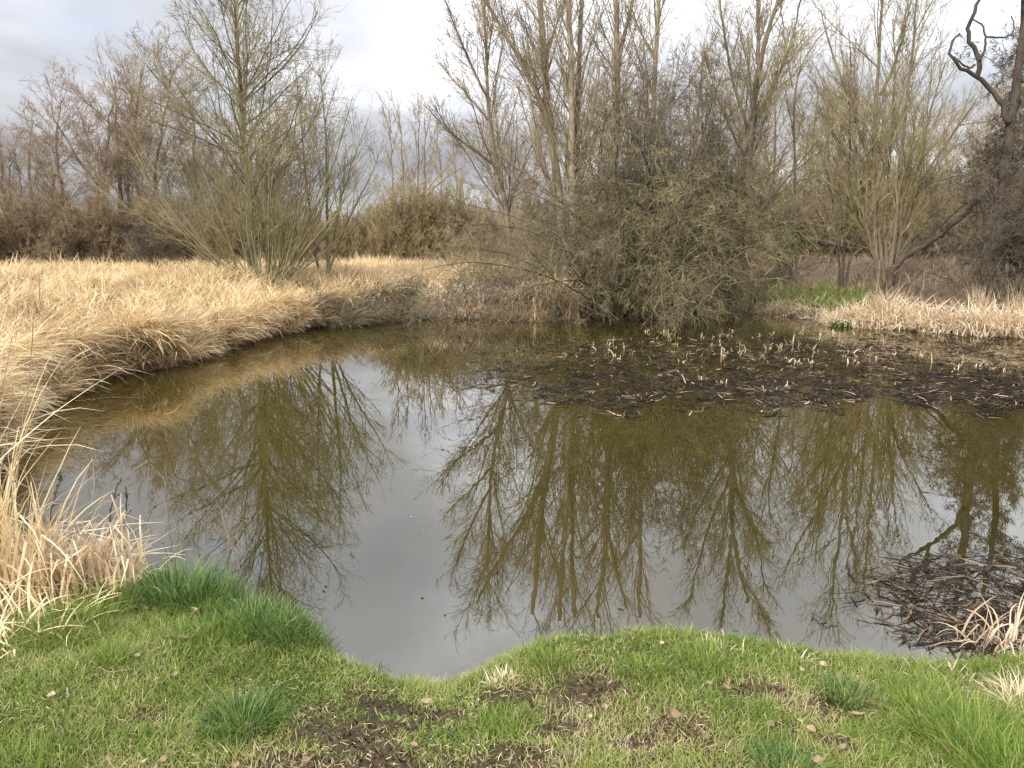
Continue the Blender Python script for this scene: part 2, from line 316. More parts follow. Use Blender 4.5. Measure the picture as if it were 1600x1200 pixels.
# resample with a little wobble
def resample(Pg, step):
    out = []
    for i in range(len(Pg)):
        a, b = Pg[i], Pg[(i+1) % len(Pg)]; d = np.linalg.norm(b-a); k = max(1, int(d/step))
        for j in range(k): out.append(a+(b-a)*j/k)
    return np.array(out)
SH = resample(shore, .16)
for _ in range(1): SH = .25*np.roll(SH, 1, 0)+.5*SH+.25*np.roll(SH, -1, 0)
SH = SH + np.stack([snoise(SH[:, 0], SH[:, 1], 3, 1), snoise(SH[:, 0], SH[:, 1], 3, 2)], 1)*np.clip(.25+SH[:, 1:2]/14, 0, 1)*.12
SH = SH + np.stack([snoise(SH[:, 0], SH[:, 1], 10, 3), snoise(SH[:, 0], SH[:, 1], 10, 4)], 1)*.035
def sdist(x, y):
    sh = x.shape; x = x.ravel().astype(float); y = y.ravel().astype(float); out = np.empty(len(x))
    A = SH; B = np.roll(SH, -1, 0); D = B-A; dd = (D**2).sum(1)
    for s in range(0, len(x), 20000):
        X = x[s:s+20000, None]; Y = y[s:s+20000, None]
        t = np.clip(((X-A[:, 0])*D[:, 0]+(Y-A[:, 1])*D[:, 1])/dd, 0, 1)
        d = np.sqrt((((X-A[:, 0]-t*D[:, 0])**2+(Y-A[:, 1]-t*D[:, 1])**2)).min(1))
        c = ((A[:, 1] > Y) != (B[:, 1] > Y)) & (X < D[:, 0]*(Y-A[:, 1])/np.where(D[:, 1] == 0, 1e-9, D[:, 1])+A[:, 0])
        ins = c.sum(1) % 2 == 1
        out[s:s+20000] = np.where(ins, -d, d)
    return out.reshape(sh)
def height(x, y, sd=None):
    if sd is None: sd = sdist(x, y)
    wn = sm((5.8-y)/1.6)                                   # near bank
    notch = np.exp(-((x+.36)/.30)**2)*wn
    hn = .24*sm(sd/.22)*(1-.75*notch*(1-sm(sd/.9))) + .20*sm(sd/2.4)
    wr = sm((x-3.0)/2.5)*(1-wn)
    hl = .46*sm(sd/.34) + .36*sm(sd/4.5)
    hr = .13*sm(sd/.3) + .85*sm((sd-.15)/3.4) + .35*sm((sd-3)/5)
    h = hn*wn + (1-wn)*(hl*(1-wr)+hr*wr)
    h = h + (.025*snoise(x, y, 1.7, 5) + .012*snoise(x, y, 7, 6))*sm(sd/.4)
    h = h + .5*sm((sd-30)/200)
    return np.where(sd > 0, h, -.7*sm(-sd/1.2))
def axis(segs):
    out = []
    for a, b, st in segs: out += list(np.arange(a, b-1e-6, st))
    return np.array(out)
def geo(a, b, st, g):
    out = [a]
    while out[-1] < b: st *= g; out.append(out[-1]+st)
    return out
xr = geo(18, 900, .3, 1.22)[1:]
xs = np.r_[-np.array(xr)[::-1], axis([(-18, -4, .12), (-4, 4, .045), (4, 18.01, .12)]), xr]
ys = np.r_[-np.array(geo(1, 200, .4, 1.5))[::-1], axis([(-.8, 1.6, .15), (1.6, 4.8, .04), (4.8, 9, .09), (9, 26.01, .12)]), geo(26, 1400, .2, 1.18)[1:]]
GX, GY = np.meshgrid(xs, ys); SD = sdist(GX, GY); GZ = height(GX, GY, SD)
zone = np.clip(.5*sm((GY-4.5)/1.2)+.5*sm((GX-2.2-.12*(GY-18))/1.5)*sm((GY-13)/2)*1.0, 0, 1)
zone = np.where((GX < -2.0-(4.0-GY)*.2) & (GY > 3.4), np.maximum(zone, .4), zone)
nx, ny = len(xs), len(ys)
ii = (np.arange(ny-1)[:, None]*nx+np.arange(nx-1)[None]).ravel()
g = mesh('ground', np.stack([GX, GY, GZ], -1).reshape(-1, 3), np.stack([ii, ii+1, ii+nx+1, ii+nx], 1), M['ground'], attr=zone.ravel())
tag(g, kind='structure')
b0 = SH.min(0)-1.5; b1 = SH.max(0)+1.5
w = mesh('water', [(b0[0], b0[1], 0), (b1[0], b0[1], 0), (b1[0], b1[1], 0), (b0[0], b1[1], 0)], [[0, 1, 2, 3]], M['water'], smooth=False); tag(w, kind='structure')
def hz(x, y): return height(np.asarray(x, float), np.asarray(y, float))
def gp(px, py, Y):
    """ground point under pixel column px at depth Y"""
    p = at(px, py, Y); return np.array([p[0], p[1], float(hz([p[0]], [p[1]])[0])-.03])
def S(pts, Y, r0, r1, n=14, wob=.012, jit=0):
    """stem through pixel positions at depth Y (a number or one per point)"""
    Ys = [Y]*len(pts) if np.isscalar(Y) else Y
    return poly_stem([at(x, y, yy) for (x, y), yy in zip(pts, Ys)], r0, r1, n, wob)
def SG(pts, Y, r0, r1, **k):
    """the same but the first point is moved down to the ground"""
    Ys = [Y]*len(pts) if np.isscalar(Y) else Y
    P = [at(x, y, yy) for (x, y), yy in zip(pts, Ys)]; P[0][2] = float(hz([P[0][0]], [P[0][1]])[0])-.05
    return poly_stem(P, r0, r1, k.get('n', 14), k.get('wob', .012))
def fan(base, n, lmin, lmax, lean, r, up, nseg=14, w=.05, az0=0, az1=2*PI, spread=.25, rg=rng, rend=.2):
    """stems springing from one stool"""
    out = []
    for i in range(n):
        az = rg.uniform(az0, az1); th = math.radians(rg.uniform(*lean)); l = rg.uniform(lmin, lmax)
        p = np.array(base)+np.array([math.cos(az), math.sin(az), 0])*rg.uniform(.02, spread)
        d = np.array([math.sin(th)*math.cos(az), math.sin(th)*math.sin(az), math.cos(th)])
        P, R = grow(p[None], d[None], np.array([l]), np.array([r*rg.uniform(.6, 1.2)]), nseg, w, up, rend, rg)
        out.append((P[0], R[0], l))
    return out
# ------------------------------------------------------------------ trees: near ones
def LV(n, **k): k['n'] = n; return k
# tall single-trunk tree on the left bank
tree('bare_tree', 'tall single-trunked bare tree rising out of the green coppice stems', 'tree', gp(398, 420, 22),
     [SG([(398,425),(390,330),(384,240),(377,161),(372,80),(367,0),(362,-50)], 22, .13, .018, wob=.02)],
     [LV(78, t0=.12, t1=.99, ang=50, asd=12, lr=.52, shape=.60, rr=.0085, seg=11, w=.085, up=.04, k=5),
      LV(9, t0=.12, ang=40, lr=.46, shape=.45, rr=.008, seg=7, w=.1, up=.03),
      LV(4.6, t0=.1, ang=40, lr=.55, shape=.35, rr=.007, seg=5, w=.13, up=.02),
      LV(1.6, t0=.15, ang=40, lr=.6, lmin=.1, rr=.007, seg=4, w=.15, up=.01)], (M['bark_olive'], M['twig_olive']), limbs=30, rmin=.0055)
# coppiced willow stool around its foot
b = gp(410, 420, 21.6)
tree('coppiced_willow', 'many-stemmed coppiced willow with green shoots fanning out around the foot of the tall bare tree', 'tree', b,
     fan(b, 34, 2.8, 6.2, (2, 30), .026, .02, spread=.9) + fan(b, 15, 3.6, 5.8, (25, 56), .032, .06, spread=.6, w=.05) + fan(b, 8, 4.2, 6.0, (50, 74), .036, .075, spread=.4, az0=PI-.8, az1=PI+.8) + fan(b, 6, 3.6, 4.6, (50, 70), .036, .09, spread=.4, az0=-.6, az1=.6),
     [LV(9, t0=.15, ang=30, asd=12, lr=.40, rr=.007, seg=6, w=.1, up=.045), LV(4, t0=.12, ang=32, lr=.5, rr=.006, seg=5, w=.11, up=.04), LV(2.2, ang=34, lr=.6, rr=.006, seg=3, w=.13)],
     (M['stem_green'], M['twig_olive']), stem_name='stem', stem_sides=5)
b = gp(508, 400, 23.5)
tree('bare_tree', 'slim upright bare tree at the right edge of the green coppice stems', 'tree', b,
     [SG([(510,400),(511,300),(510,210),(503,140),(499,105)], 23.5, .06, .01), SG([(505,400),(530,320),(552,250),(575,185)], 23.2, .05, .008), SG([(500,402),(545,340),(580,275),(600,215)], 22.8, .045, .008), SG([(498,402),(480,300),(470,190),(462,100)], 23.8, .045, .008)],
     [LV(20, t0=.2, ang=34, asd=9, lr=.34, rr=.010, seg=6, w=.07, up=.06, k=4), LV(6, t0=.15, ang=34, lr=.5, rr=.008, seg=4, w=.1, up=.04), LV(3.5, ang=36, lr=.5, rr=.008, seg=3, w=.12)],
     (M['stem_green'], M['twig_olive']), rmin=.0045)
# dark thorn bush in the reeds
b = gp(242, 402, 23)
tree('thorn_bush', 'low dark thorn bush standing alone among the golden reeds', 'bush', b,
     [SG([(241,410),(238,395),(225,380),(213,365)], 23, .035, .01, wob=.03), SG([(241,410),(244,392),(258,378),(272,360)], 23, .03, .01, wob=.03), SG([(241,410),(241,385),(236,350)], 23, .03, .01, wob=.03), SG([(242,410),(250,385),(256,350)], 22.7, .025, .01, wob=.03), SG([(240,410),(228,380),(200,362)], 23.2, .025, .01, wob=.03)],
     [LV(16, t0=.25, ang=55, lr=.55, rr=.012, seg=5, w=.22, up=.0), LV(6, ang=55, lr=.5, rr=.01, seg=4, w=.2), LV(5, ang=50, lr=.5, rr=.01, seg=3, w=.2)], (M['bark_dark'], M['twig_dark']), stem_name='stem', rmin=.005)

# tall group behind the pond, right of centre
LT = [LV(36, t0=.16, t1=.98, ang=30, asd=9, lr=.40, shape=.45, rr=.0085, seg=10, w=.05, up=.045, k=4),
      LV(8, t0=.1, ang=36, lr=.48, rr=.0075, seg=7, w=.09, up=.03), LV(3.0, t0=.1, ang=36, lr=.62, rr=.007, seg=5, w=.10, up=.03)]
tree('bare_tree', 'bare tree whose long limbs sweep out to the left over the gap in the trees', 'tree', gp(797, 380, 26.5),
     [SG([(800,395),(794,330),(782,280),(768,220),(762,140),(758,60),(756,-50)], 26.5, .10, .025),
      S([(778,264),(745,236),(712,216),(694,195),(680,165)], [26.5,26.2,26,25.8,25.6], .055, .012), S([(762,187),(742,162),(722,140),(702,118),(686,95)], [26.5,26.7,27,27.2,27.4], .05, .012),
      S([(764,160),(740,110),(718,60),(700,15),(690,-20)], [26.5,26.3,26,25.8,25.6], .045, .012)],
     LT, (M['bark_brown'], M['twig_grey']), limbs=12, rmin=.006)
tree('bare_tree', 'thick pale trunk with long fork leaning left, leftmost trunk behind the big shrub', 'tree', gp(880, 390, 25),
     [SG([(882,420),(875,296),(862,225),(854,150),(849,75),(843,0),(838,-90)], 25, .16, .07), S([(858,200),(845,155),(822,110),(785,45),(758,0),(735,-55)], [25,24.8,24.5,24.2,24,23.8], .085, .03)],
     LT, (M['bark_pale'], M['twig_grey']), limbs=16, rmin=.006)
tree('bare_tree', 'pair of straight close-set trunks behind the big shrub', 'tree', gp(898, 390, 24),
     [SG([(897,420),(896,285),(892,187),(892,94),(890,0),(888,-90)], 24, .14, .06), SG([(901,420),(899,270),(903,169),(905,94),(909,0),(916,-90)], 24.4, .12, .05)],
     LT, (M['bark_pale'], M['twig_grey']), limbs=16, rmin=.006)
tree('bare_tree', 'straight pale trunk that forks into a narrow V near the top of the view', 'tree', gp(962, 390, 24.5),
     [SG([(960,420),(961,232),(964,169),(967,94),(961,0),(957,-90)], 24.5, .14, .06), S([(966,110),(970,75),(984,22),(993,-10),(1008,-70)], 24.5, .07, .03)],
     LT, (M['bark_pale'], M['twig_grey']), limbs=16, rmin=.006)
tree('bare_tree', 'slender orange-brown trunk rising dead straight above the right of the big shrub', 'tree', gp(1018, 390, 24),
     [SG([(1015,420),(1019,225),(1023,131),(1027,56),(1029,0),(1034,-90)], 24, .11, .045)],
     LT, (M['bark_pale'], M['twig_grey']), limbs=10, rmin=.005)
tree('bare_tree', 'dark-footed bare tree splitting into rising limbs beside the right end of the big shrub', 'tree', gp(1168, 395, 22.5),
     [SG([(1166,440),(1169,330),(1171,225),(1176,161),(1187,94),(1208,22),(1228,-40)], 22.5, .15, .04), S([(1184,100),(1185,60),(1184,0),(1186,-90)], 22.5, .06, .03),
      S([(1172,215),(1155,160),(1140,110),(1131,40),(1120,-30)], [22.5,22.3,22.2,22,22], .055, .018), S([(1173,200),(1200,150),(1225,100),(1243,40),(1255,-20)], [22.5,22.7,22.8,23,23], .05, .018), S([(1170,260),(1140,200),(1115,140),(1100,80)], [22.5,22,21.8,21.6], .04, .012)],
     [LV(34, t0=.12, t1=.98, ang=29, asd=9, lr=.40, rr=.0085, seg=9, w=.05, up=.05, k=4), LV(8, t0=.12, ang=34, lr=.48, rr=.0075, seg=6, w=.09, up=.04), LV(2.3, ang=34, lr=.62, rr=.007, seg=5, w=.10, up=.03)],
     (M['bark_brown'], M['twig_olive']), limbs=14, rmin=.006)
tree('bare_tree', 'thin bare tree growing from the mossy stump', 'tree', gp(1241, 400, 25.3),
     [SG([(1241,400),(1244,300),(1241,206),(1238,131),(1262,75),(1296,40)], 25.3, .055, .015), S([(1238,135),(1228,75),(1221,20),(1216,-30)], 25.3, .03, .012)],
     [LV(15, t0=.25, ang=38, lr=.32, rr=.010, seg=7, w=.07, up=.05, k=4), LV(6, ang=36, lr=.45, rr=.009, seg=5, w=.09, up=.03), LV(4, ang=38, lr=.5, rr=.008, seg=3, w=.12)], (M['bark_brown'], M['twig_olive']), rmin=.005)
tree('willow', 'broad multi-stemmed willow fanning wide above the pale reeds at right', 'tree', gp(1385, 400, 21.5),
     [SG([(1376,420),(1366,375),(1364,262),(1369,150),(1372,75),(1379,0),(1384,-60)], 21.5, .085, .025),
      S([(1366,275),(1337,187),(1319,131),(1296,75),(1283,15)], [21.5,21.6,21.7,21.8,21.9], .06, .014), S([(1374,150),(1394,112),(1412,56),(1420,-10)], [21.5,21.3,21.2,21], .045, .015),
      SG([(1390,420),(1397,375),(1409,262),(1416,169),(1426,75),(1434,-10)], 21.3, .07, .02), SG([(1392,420),(1412,360),(1431,262),(1452,175),(1478,97)], 21.6, .06, .015),
      SG([(1394,420),(1407,367),(1442,277),(1487,210),(1525,157)], [21.5,21.5,21.3,21.2,21], .06, .015), SG([(1394,418),(1420,375),(1457,337),(1502,295),(1562,244)], [21.5,21.4,21.2,21,20.8], .055, .014),
      SG([(1384,420),(1372,350),(1347,285),(1309,222),(1290,165)], [21.5,21.6,21.7,21.9,22], .06, .014), SG([(1380,420),(1350,340),(1335,250),(1330,150),(1338,60)], [21.5,21.3,21.2,21,21], .06, .014),
      SG([(1388,420),(1382,330),(1392,230),(1400,130),(1395,30)], [21.5,21.8,22,22.2,22.4], .055, .014)],
     [LV(24, t0=.12, t1=.98, ang=29, asd=9, lr=.42, rr=.008, seg=8, w=.06, up=.05, k=4), LV(7, t0=.12, ang=34, lr=.5, rr=.007, seg=6, w=.1, up=.035), LV(2.6, ang=36, lr=.6, rr=.006, seg=5, w=.12, up=.02)],
     (M['bark_brown'], M['twig_olive']), stem_name='stem', limbs=0, rmin=.0055)
tree('young_willow', 'slim dark-stemmed willow between the mossy stump and the broad willow', 'tree', gp(1322, 400, 22),
     [SG([(1318,410),(1326,319),(1327,225),(1331,120),(1326,50)], 22, .05, .012), SG([(1320,410),(1340,350),(1345,280),(1372,200)], 21.8, .04, .01), SG([(1316,410),(1306,340),(1292,270),(1270,200)], 22.2, .035, .01)],
     [LV(16, t0=.2, ang=32, lr=.32, rr=.010, seg=6, w=.08, up=.06), LV(6, ang=34, lr=.45, rr=.009, seg=4, w=.1, up=.04), LV(4, ang=36, lr=.5, rr=.008, seg=3, w=.12)], (M['bark_dark'], M['twig_olive']), stem_name='stem', rmin=.0045)
# dark twisted tree at the right edge
tree('alder', 'dark ragged alder at the right edge with one contorted branch hooking out over the water', 'tree', gp(1562, 430, 19),
     [SG([(1560,450),(1563,350),(1572,250),(1585,150),(1598,60),(1606,-40)], 19, .15, .07), SG([(1580,450),(1590,350),(1612,260),(1640,150),(1650,0)], 19.4, .12, .05)],
     [LV(60, t0=.08, ang=64, lr=.24, shape=.3, rr=.009, seg=7, w=.17, up=.0, k=4), LV(8, t0=.1, ang=55, lr=.5, rr=.009, seg=5, w=.18, up=-.02), LV(7, ang=50, lr=.5, rr=.009, seg=4, w=.18, up=-.02), LV(3, ang=50, lr=.5, rr=.008, seg=3, w=.18)],
     (M['bark_dark'], M['twig_dark']), limbs=12, rmin=.005, leaf=(8000, .045, M['ivy']), bare=[
      S([(1576,190),(1556,148),(1540,128),(1525,116),(1506,108),(1484,90),(1476,79),(1488,63),(1500,52)], 18.9, .075, .02, wob=.02), S([(1527,118),(1533,100),(1530,88),(1521,75),(1511,63),(1511,45),(1521,22),(1532,-5),(1524,-40)], 18.9, .06, .03, wob=.02),
      S([(1524,101),(1513,107),(1500,98),(1491,88)], 18.9, .03, .015), S([(1531,95),(1539,80),(1541,60),(1534,38),(1520,30)], 18.8, .03, .018), S([(1540,58),(1562,60),(1580,56),(1587,42),(1580,25)], 18.8, .025, .014)])
# thicket of dead twigs at its foot
b = gp(1580, 440, 18.3)
tree('thicket', 'grey-brown tangle of dead twigs at the foot of the dark alder', 'bush', b, fan(b, 22, 1.6, 3.6, (5, 60), .02, -.01, spread=.9, w=.12),
     [LV(9, ang=50, lr=.45, rr=.009, seg=5, w=.16), LV(7, ang=50, lr=.5, rr=.008, seg=4, w=.18), LV(5, ang=45, lr=.5, rr=.008, seg=3, w=.18)], (M['bark_dark'], M['twig_dark']), stem_name='stem', stem_sides=4)

# ------------------------------------------------------------------ the big shrub overhanging the water
def mound(cx0, cx1, Y0, Y1, n, h0, h1, r, arch, rg=rng, w=.08, nseg=12, lean=(5, 45)):
    out = []
    for i in range(n):
        px = rg.uniform(cx0, cx1); Y = rg.uniform(Y0, Y1); b = gp(px, 440, Y); az = rg.uniform(0, 2*PI); th = math.radians(rg.uniform(*lean)); l = rg.uniform(h0, h1)
        d = np.array([math.sin(th)*math.cos(az), math.sin(th)*math.sin(az)-.15, math.cos(th)])
        P, R = grow(b[None], d[None], np.array([l]), np.array([r*rg.uniform(.5, 1.2)]), nseg, w, arch, .2, rg); out.append((P[0], R[0], l))
    return out
b = gp(1010, 460, 21)
tree('willow_shrub', 'huge round tangle of greenish drooping twigs hanging over the dark far water edge', 'shrub', b,
     mound(910, 1105, 20.7, 22.6, 90, 3.6, 7.0, .03, -.062, lean=(6, 46), w=.1) ,
     [LV(10, t0=.15, ang=60, asd=20, lr=.36, rr=.007, seg=9, w=.16, up=-.10, k=4), LV(6.5, t0=.1, ang=55, asd=18, lr=.55, rr=.006, seg=7, w=.2, up=-.08), LV(3.6, ang=55, asd=20, lr=.6, rr=.006, seg=5, w=.22, up=-.06)],
     (M['bark_dark'], M['twig_lichen']), stem_name='stem', stem_sides=5, rmin=.0055)
b = gp(1060, 440, 22.6)
tree('thorn_thicket', 'dark upright spiky thicket rising behind the drooping shrub', 'shrub', b,
     mound(920, 1150, 22, 23.4, 38, 3.8, 6.8, .03, .03, lean=(2, 20), w=.07),
     [LV(13, t0=.25, ang=48, lr=.26, rr=.010, seg=6, w=.14, up=.03, k=4), LV(7, t0=.1, ang=50, lr=.5, rr=.009, seg=4, w=.16), LV(6, ang=48, lr=.5, rr=.008, seg=3, w=.18)],
     (M['bark_dark'], M['twig_dark']), stem_name='stem', stem_sides=5, rmin=.005)
for (px0, px1, Y0, Y1, n, h0, h1, lab, mt) in [
    (830, 930, 21.2, 22.8, 26, 1.6, 3.4, 'brown bramble thicket sloping down against the left flank of the big shrub', 'bramble'),
    (740, 850, 22.5, 24.5, 22, 1.3, 2.6, 'low brown scrub between the reeds and the big shrub', 'hedge'),
    (1125, 1160, 21.4, 22.2, 9, 1.2, 2.4, 'scrubby right skirt of the big shrub beside the green grass patch', 'twig_lichen')]:
    b = gp((px0+px1)/2, 440, (Y0+Y1)/2)
    tree('bramble_thicket' if mt == 'bramble' else 'scrub', lab, 'shrub', b, mound(px0, px1, Y0, Y1, n, h0, h1, .016, -.03, lean=(10, 65), w=.1),
         [LV(9, ang=50, lr=.5, rr=.008, seg=6, w=.15, up=-.04), LV(7, ang=50, lr=.5, rr=.007, seg=4, w=.18, up=-.03), LV(4.5, ang=45, lr=.5, rr=.007, seg=3, w=.18)], (M['twig_dark'], M[mt]), stem_name='stem', stem_sides=4)
# low bramble patches along the far bank
for (px, Y, n, hh, lab) in [(600, 20.0, 16, 1.1, 'bramble patch on the far bank behind the left pale reed heap'), (700, 20.0, 20, 1.3, 'arching bramble patch on the bank behind the middle pale reeds'), (790, 20.6, 22, 1.6, 'bramble mound on the bank behind the bent straw reeds')]:
    b = gp(px, 440, Y)
    st = []
    for k in range(n):
        q = b + np.array([rng.uniform(-.9, .9), rng.uniform(-.5, .8), 0]); az = rng.uniform(0, 2*PI); th = math.radians(rng.uniform(10, 60)); l = rng.uniform(1, 2)*hh
        P, R = grow(q[None], np.array([[math.sin(th)*math.cos(az), math.sin(th)*math.sin(az), math.cos(th)]]), np.array([l]), np.array([.009]), 12, .09, -.14, .4); st.append((P[0], R[0], l))
    tree('bramble_patch', lab, 'bramble', b, st, [LV(7, ang=50, lr=.5, rr=.006, seg=5, w=.15, up=-.08), LV(5, ang=50, lr=.5, rr=.006, seg=3, w=.18, up=-.03)], (M['twig_dark'], M['bramble']), stem_name='stem', stem_sides=4, group=None)

# ------------------------------------------------------------------ stump, fallen trunks
def log(name, label, cat, parts, mats):
    b0 = parts[0][1][0][0]; root = empty(name, b0); tag(root, label, cat)
    for (nm, (P, R, Ln), m) in parts:
        V, Q = tubes(P[None], R[None], 10); V = V + nz(V-V.mean(0))*snoise(V[:, 0]*6, V[:, 2]*6+V[:, 1], 1.5, 9)[:, None]*R.mean()*.18
        mesh(nm, V, Q, m, root, base=b0)
    return root
log('mossy_stump', 'mossy green stump standing between the crossed fallen trunks', 'stump', [('stump', SG([(1238,412),(1239,385),(1243,368),(1244,352)], 25.2, .16, .10, wob=.02), M['moss']), ('snag', S([(1244,360),(1262,375),(1284,395),(1290,405)], 25.0, .05, .03), M['moss']), ('snag', S([(1240,380),(1228,390),(1214,405)], 24.9, .06, .05), M['bark_dark'])], None)
log('fallen_tree', 'dark leaning trunk slanting up to the left from behind the green grass patch', 'fallen trunk', [('trunk', SG([(1236,420),(1218,398),(1195,375),(1180,352),(1172,330)], 24.6, .19, .10, wob=.02), M['bark_dark']), ('branch', S([(1200,380),(1192,350),(1186,320)], 24.6, .05, .03), M['bark_dark']), ('root', S([(1236,412),(1226,424),(1222,430)], 24.3, .10, .06), M['bark_dark'])], None)
log('fallen_log', 'dark log lying level to the right of the mossy stump', 'fallen log', [('trunk', S([(1212,374),(1250,373),(1285,378),(1322,386),(1340,390)], 25.6, .11, .05), M['bark_dark']), ('branch', S([(1270,376),(1262,392),(1254,405)], 25.6, .05, .03), M['bark_dark'])], None)
log('fallen_branch', 'long thin branch lying level above the dark log', 'branch', [('branch', S([(1174,344),(1205,345),(1240,349),(1262,345),(1300,347)], 22.9, .035, .02), M['bark_brown']), ('twig', S([(1192,361),(1220,363),(1262,360)], 23, .02, .012), M['bark_brown'])], None)
log('fallen_tree', 'dark low trunk sloping up to the right from the foot of the broad willow', 'fallen trunk', [('trunk', SG([(1388,412),(1402,402),(1450,382),(1499,340),(1552,296)], [21,21,20.8,20.6,20.4], .11, .05, wob=.02), M['bark_dark']), ('branch', S([(1440,386),(1470,352),(1510,316)], [20.8,20.8,20.9], .04, .02), M['bark_dark'])], None)

# ------------------------------------------------------------------ background trees and thickets (shared meshes)
FT = [LV(36, t0=.12, t1=.98, ang=38, asd=10, lr=.42, shape=.5, rr=.009, seg=8, w=.08, up=.05, k=3), LV(10, t0=.1, ang=34, lr=.5, rr=.008, seg=6, w=.1, up=.04), LV(5, ang=36, lr=.55, rr=.009, seg=4, w=.12, up=.03), LV(2, ang=38, lr=.6, lmin=.25, rr=.009, seg=2, w=.12)]
FTT = [LV(20, t0=.14, t1=.98, ang=36, asd=10, lr=.38, shape=.4, rr=.009, seg=8, w=.08, up=.05, k=3), LV(8, t0=.1, ang=34, lr=.5, rr=.008, seg=6, w=.1, up=.04), LV(3.4, ang=36, lr=.6, rr=.009, seg=4, w=.12, up=.03), LV(1, ang=38, lr=.6, lmin=.25, rr=.009, seg=2, w=.12)]
RF = .008
def up_stem(x, y, h, r, tilt=(0, 0), n=14, w=.03):
    P, R = grow(np.array([[x, y, -.1]]), np.array([[tilt[0], tilt[1], 1.]]), np.array([h]), np.array([r]), n, w, .02, .15); return (P[0], R[0], h)
O0 = np.zeros(3)
# left group, each traced at its own distance
LFT = [
 ([[(162,330),(150,284),(128,253),(108,232),(90,200),(80,168)], [(165,330),(160,276),(168,220),(176,164),(178,116)]], 37, 'rust-tinged bare tree with a long trunk leaning to the left'),
 ([[(187,340),(187,268),(186,220),(180,164),(170,108)], [(187,308),(200,244),(206,188),(204,132)]], 39, 'tallest purple-brown bare tree in the left group'),
 ([[(217,340),(216,268),(215,212),(213,156),(226,100)]], 38, 'straight dark-trunked tree next to the tallest one in the left group'),
 ([[(240,340),(243,260),(256,188),(268,132),(272,108)]], 41, 'bare tree half hidden behind the tall single-trunk tree'),
 ([[(96,340),(94,276),(88,212),(95,156)]], 40, 'rounded purple-brown tree, third from the left edge'),
 ([[(48,340),(46,276),(44,228),(52,188)], [(50,340),(30,276),(20,228)]], 43, 'pale bare tree near the left edge'),
 ([[(6,340),(4,276),(-4,212)], [(6,340),(16,276),(22,236)]], 40, 'bare tree cut by the left edge of the view'),
 ([[(300,345),(306,268),(302,196),(296,156)]], 42, 'bare tree seen through the left side of the tall crown'),
 ([[(338,345),(346,268),(350,204)]], 45, 'low bare tree seen through the coppice stems'),
 ([[(-70,340),(-70,276),(-64,204)]], 41, 'bare tree beyond the left edge'),
]
for i, (ss, Y, lab) in enumerate(LFT):
    st = [SG(s, Y, .14 if k == 0 else .09, .02, wob=.05) for k, s in enumerate(ss)]
    tree('bare_tree', lab, 'tree', gp(ss[0][0][0], 340, Y), st, FT if len(ss) == 1 else FTT, (M['bark_brown'], M['twig_red'] if i in (0, 1, 2, 4) else M['twig_brown']), group='bare trees beyond the reed field', rmin=RF, stem_sides=6)
# slender far trees in the gap
for i, (x0, x1, yt, Y, lab) in enumerate([(614,607,160,52,'slender far tree, leftmost in the gap between the two big groups'), (629,625,172,52,'slender far tree, second from the left in the gap'), (648,656,160,50,'slender far tree in the middle of the gap, dark stemmed'), (661,664,158,54,'slender far tree just right of the middle of the gap'), (690,684,205,50,'short slender far tree near the right of the gap'), (716,706,200,48,'slender far tree, rightmost in the gap')]):
    tree('slender_tree', lab, 'tree', gp(x0, 340, Y), [SG([(x0,345),((x0+x1)/2+2,(345+yt)/2),(x1,yt)], Y, .10, .015, wob=.04)],
         [LV(24, t0=.3, t1=.98, ang=26, asd=7, lr=.26, shape=.4, rr=.012, seg=6, w=.06, up=.07), LV(6, ang=28, lr=.45, rr=.012, seg=4, w=.09, up=.05), LV(3, ang=30, lr=.5, rr=.012, seg=2, w=.1)], (M['bark_brown'], M['twig_brown']), group='slender trees in the gap', rmin=.010, stem_sides=5)
log('leaning_poles', 'pale broken branches leaning to the right above the brown hedge mound', 'branch', [('branch', S([(640,330),(672,290),(712,245)], 44, .05, .03), M['bark_pale']), ('branch', S([(650,322),(690,282),(726,258)], 44, .06, .03), M['bark_pale']), ('branch', S([(612,345),(640,300),(665,282)], 44, .04, .03), M['bark_pale'])], None)
# prototypes for the wood behind
protos = []
for k in range(3):
    h = [10, 9, 11][k]
    st = [up_stem(0, 0, h, .12), up_stem(.2, .1, h*.85, .08, (.22, .1)), up_stem(-.2, 0, h*.8, .08, (-.25, -.1))]
    protos.append((lambda k=k, st=st: tree('bare_tree', 'x', 'tree', O0, st, FTT, (M['bark_brown'], [M['twig_grey'], M['twig_olive'], M['twig_brown']][k]), group='bare trees of the wood at right', rmin=RF, stem_sides=6)))
WOOD = [(1068,33,0.82,0,'bare tree of the back wood seen above the big shrub'), (1108,36,0.86,1,'bare tree of the back wood above the right part of the big shrub'), (1140,31,0.77,2,'bare tree of the back wood left of the dark-trunked tree'),
        (1205,34,0.82,0,'bare tree of the back wood behind the fallen trunks'), (1262,38,0.90,1,'bare tree of the back wood behind the mossy stump'), (1300,31,0.73,2,'bare tree of the back wood left of the broad willow'),
        (1352,35,0.86,1,'bare tree of the back wood seen through the broad willow'), (1405,39,0.86,0,'far bare tree of the back wood behind the broad willow'), (1448,33,0.62,2,'short bare tree of the back wood right of the broad willow'),
        (1500,36,0.69,2,'reddish bare tree of the back wood under the contorted branch'), (1545,34,0.73,2,'bare tree of the back wood left of the dark alder'), (1600,33,0.77,0,'bare tree of the back wood at the right edge'),
        (1660,31,1.0,1,'bare tree of the back wood just beyond the right edge'), (820,38,.75,0,'small bare tree behind the first tall trunk'), (930,35,.8,1,'bare tree of the back wood between the tall trunks'), (990,37,.85,0,'bare tree of the back wood behind the forked trunk'), (740,40,.5,1,'small bare tree above the low brown scrub')]
roots = {}
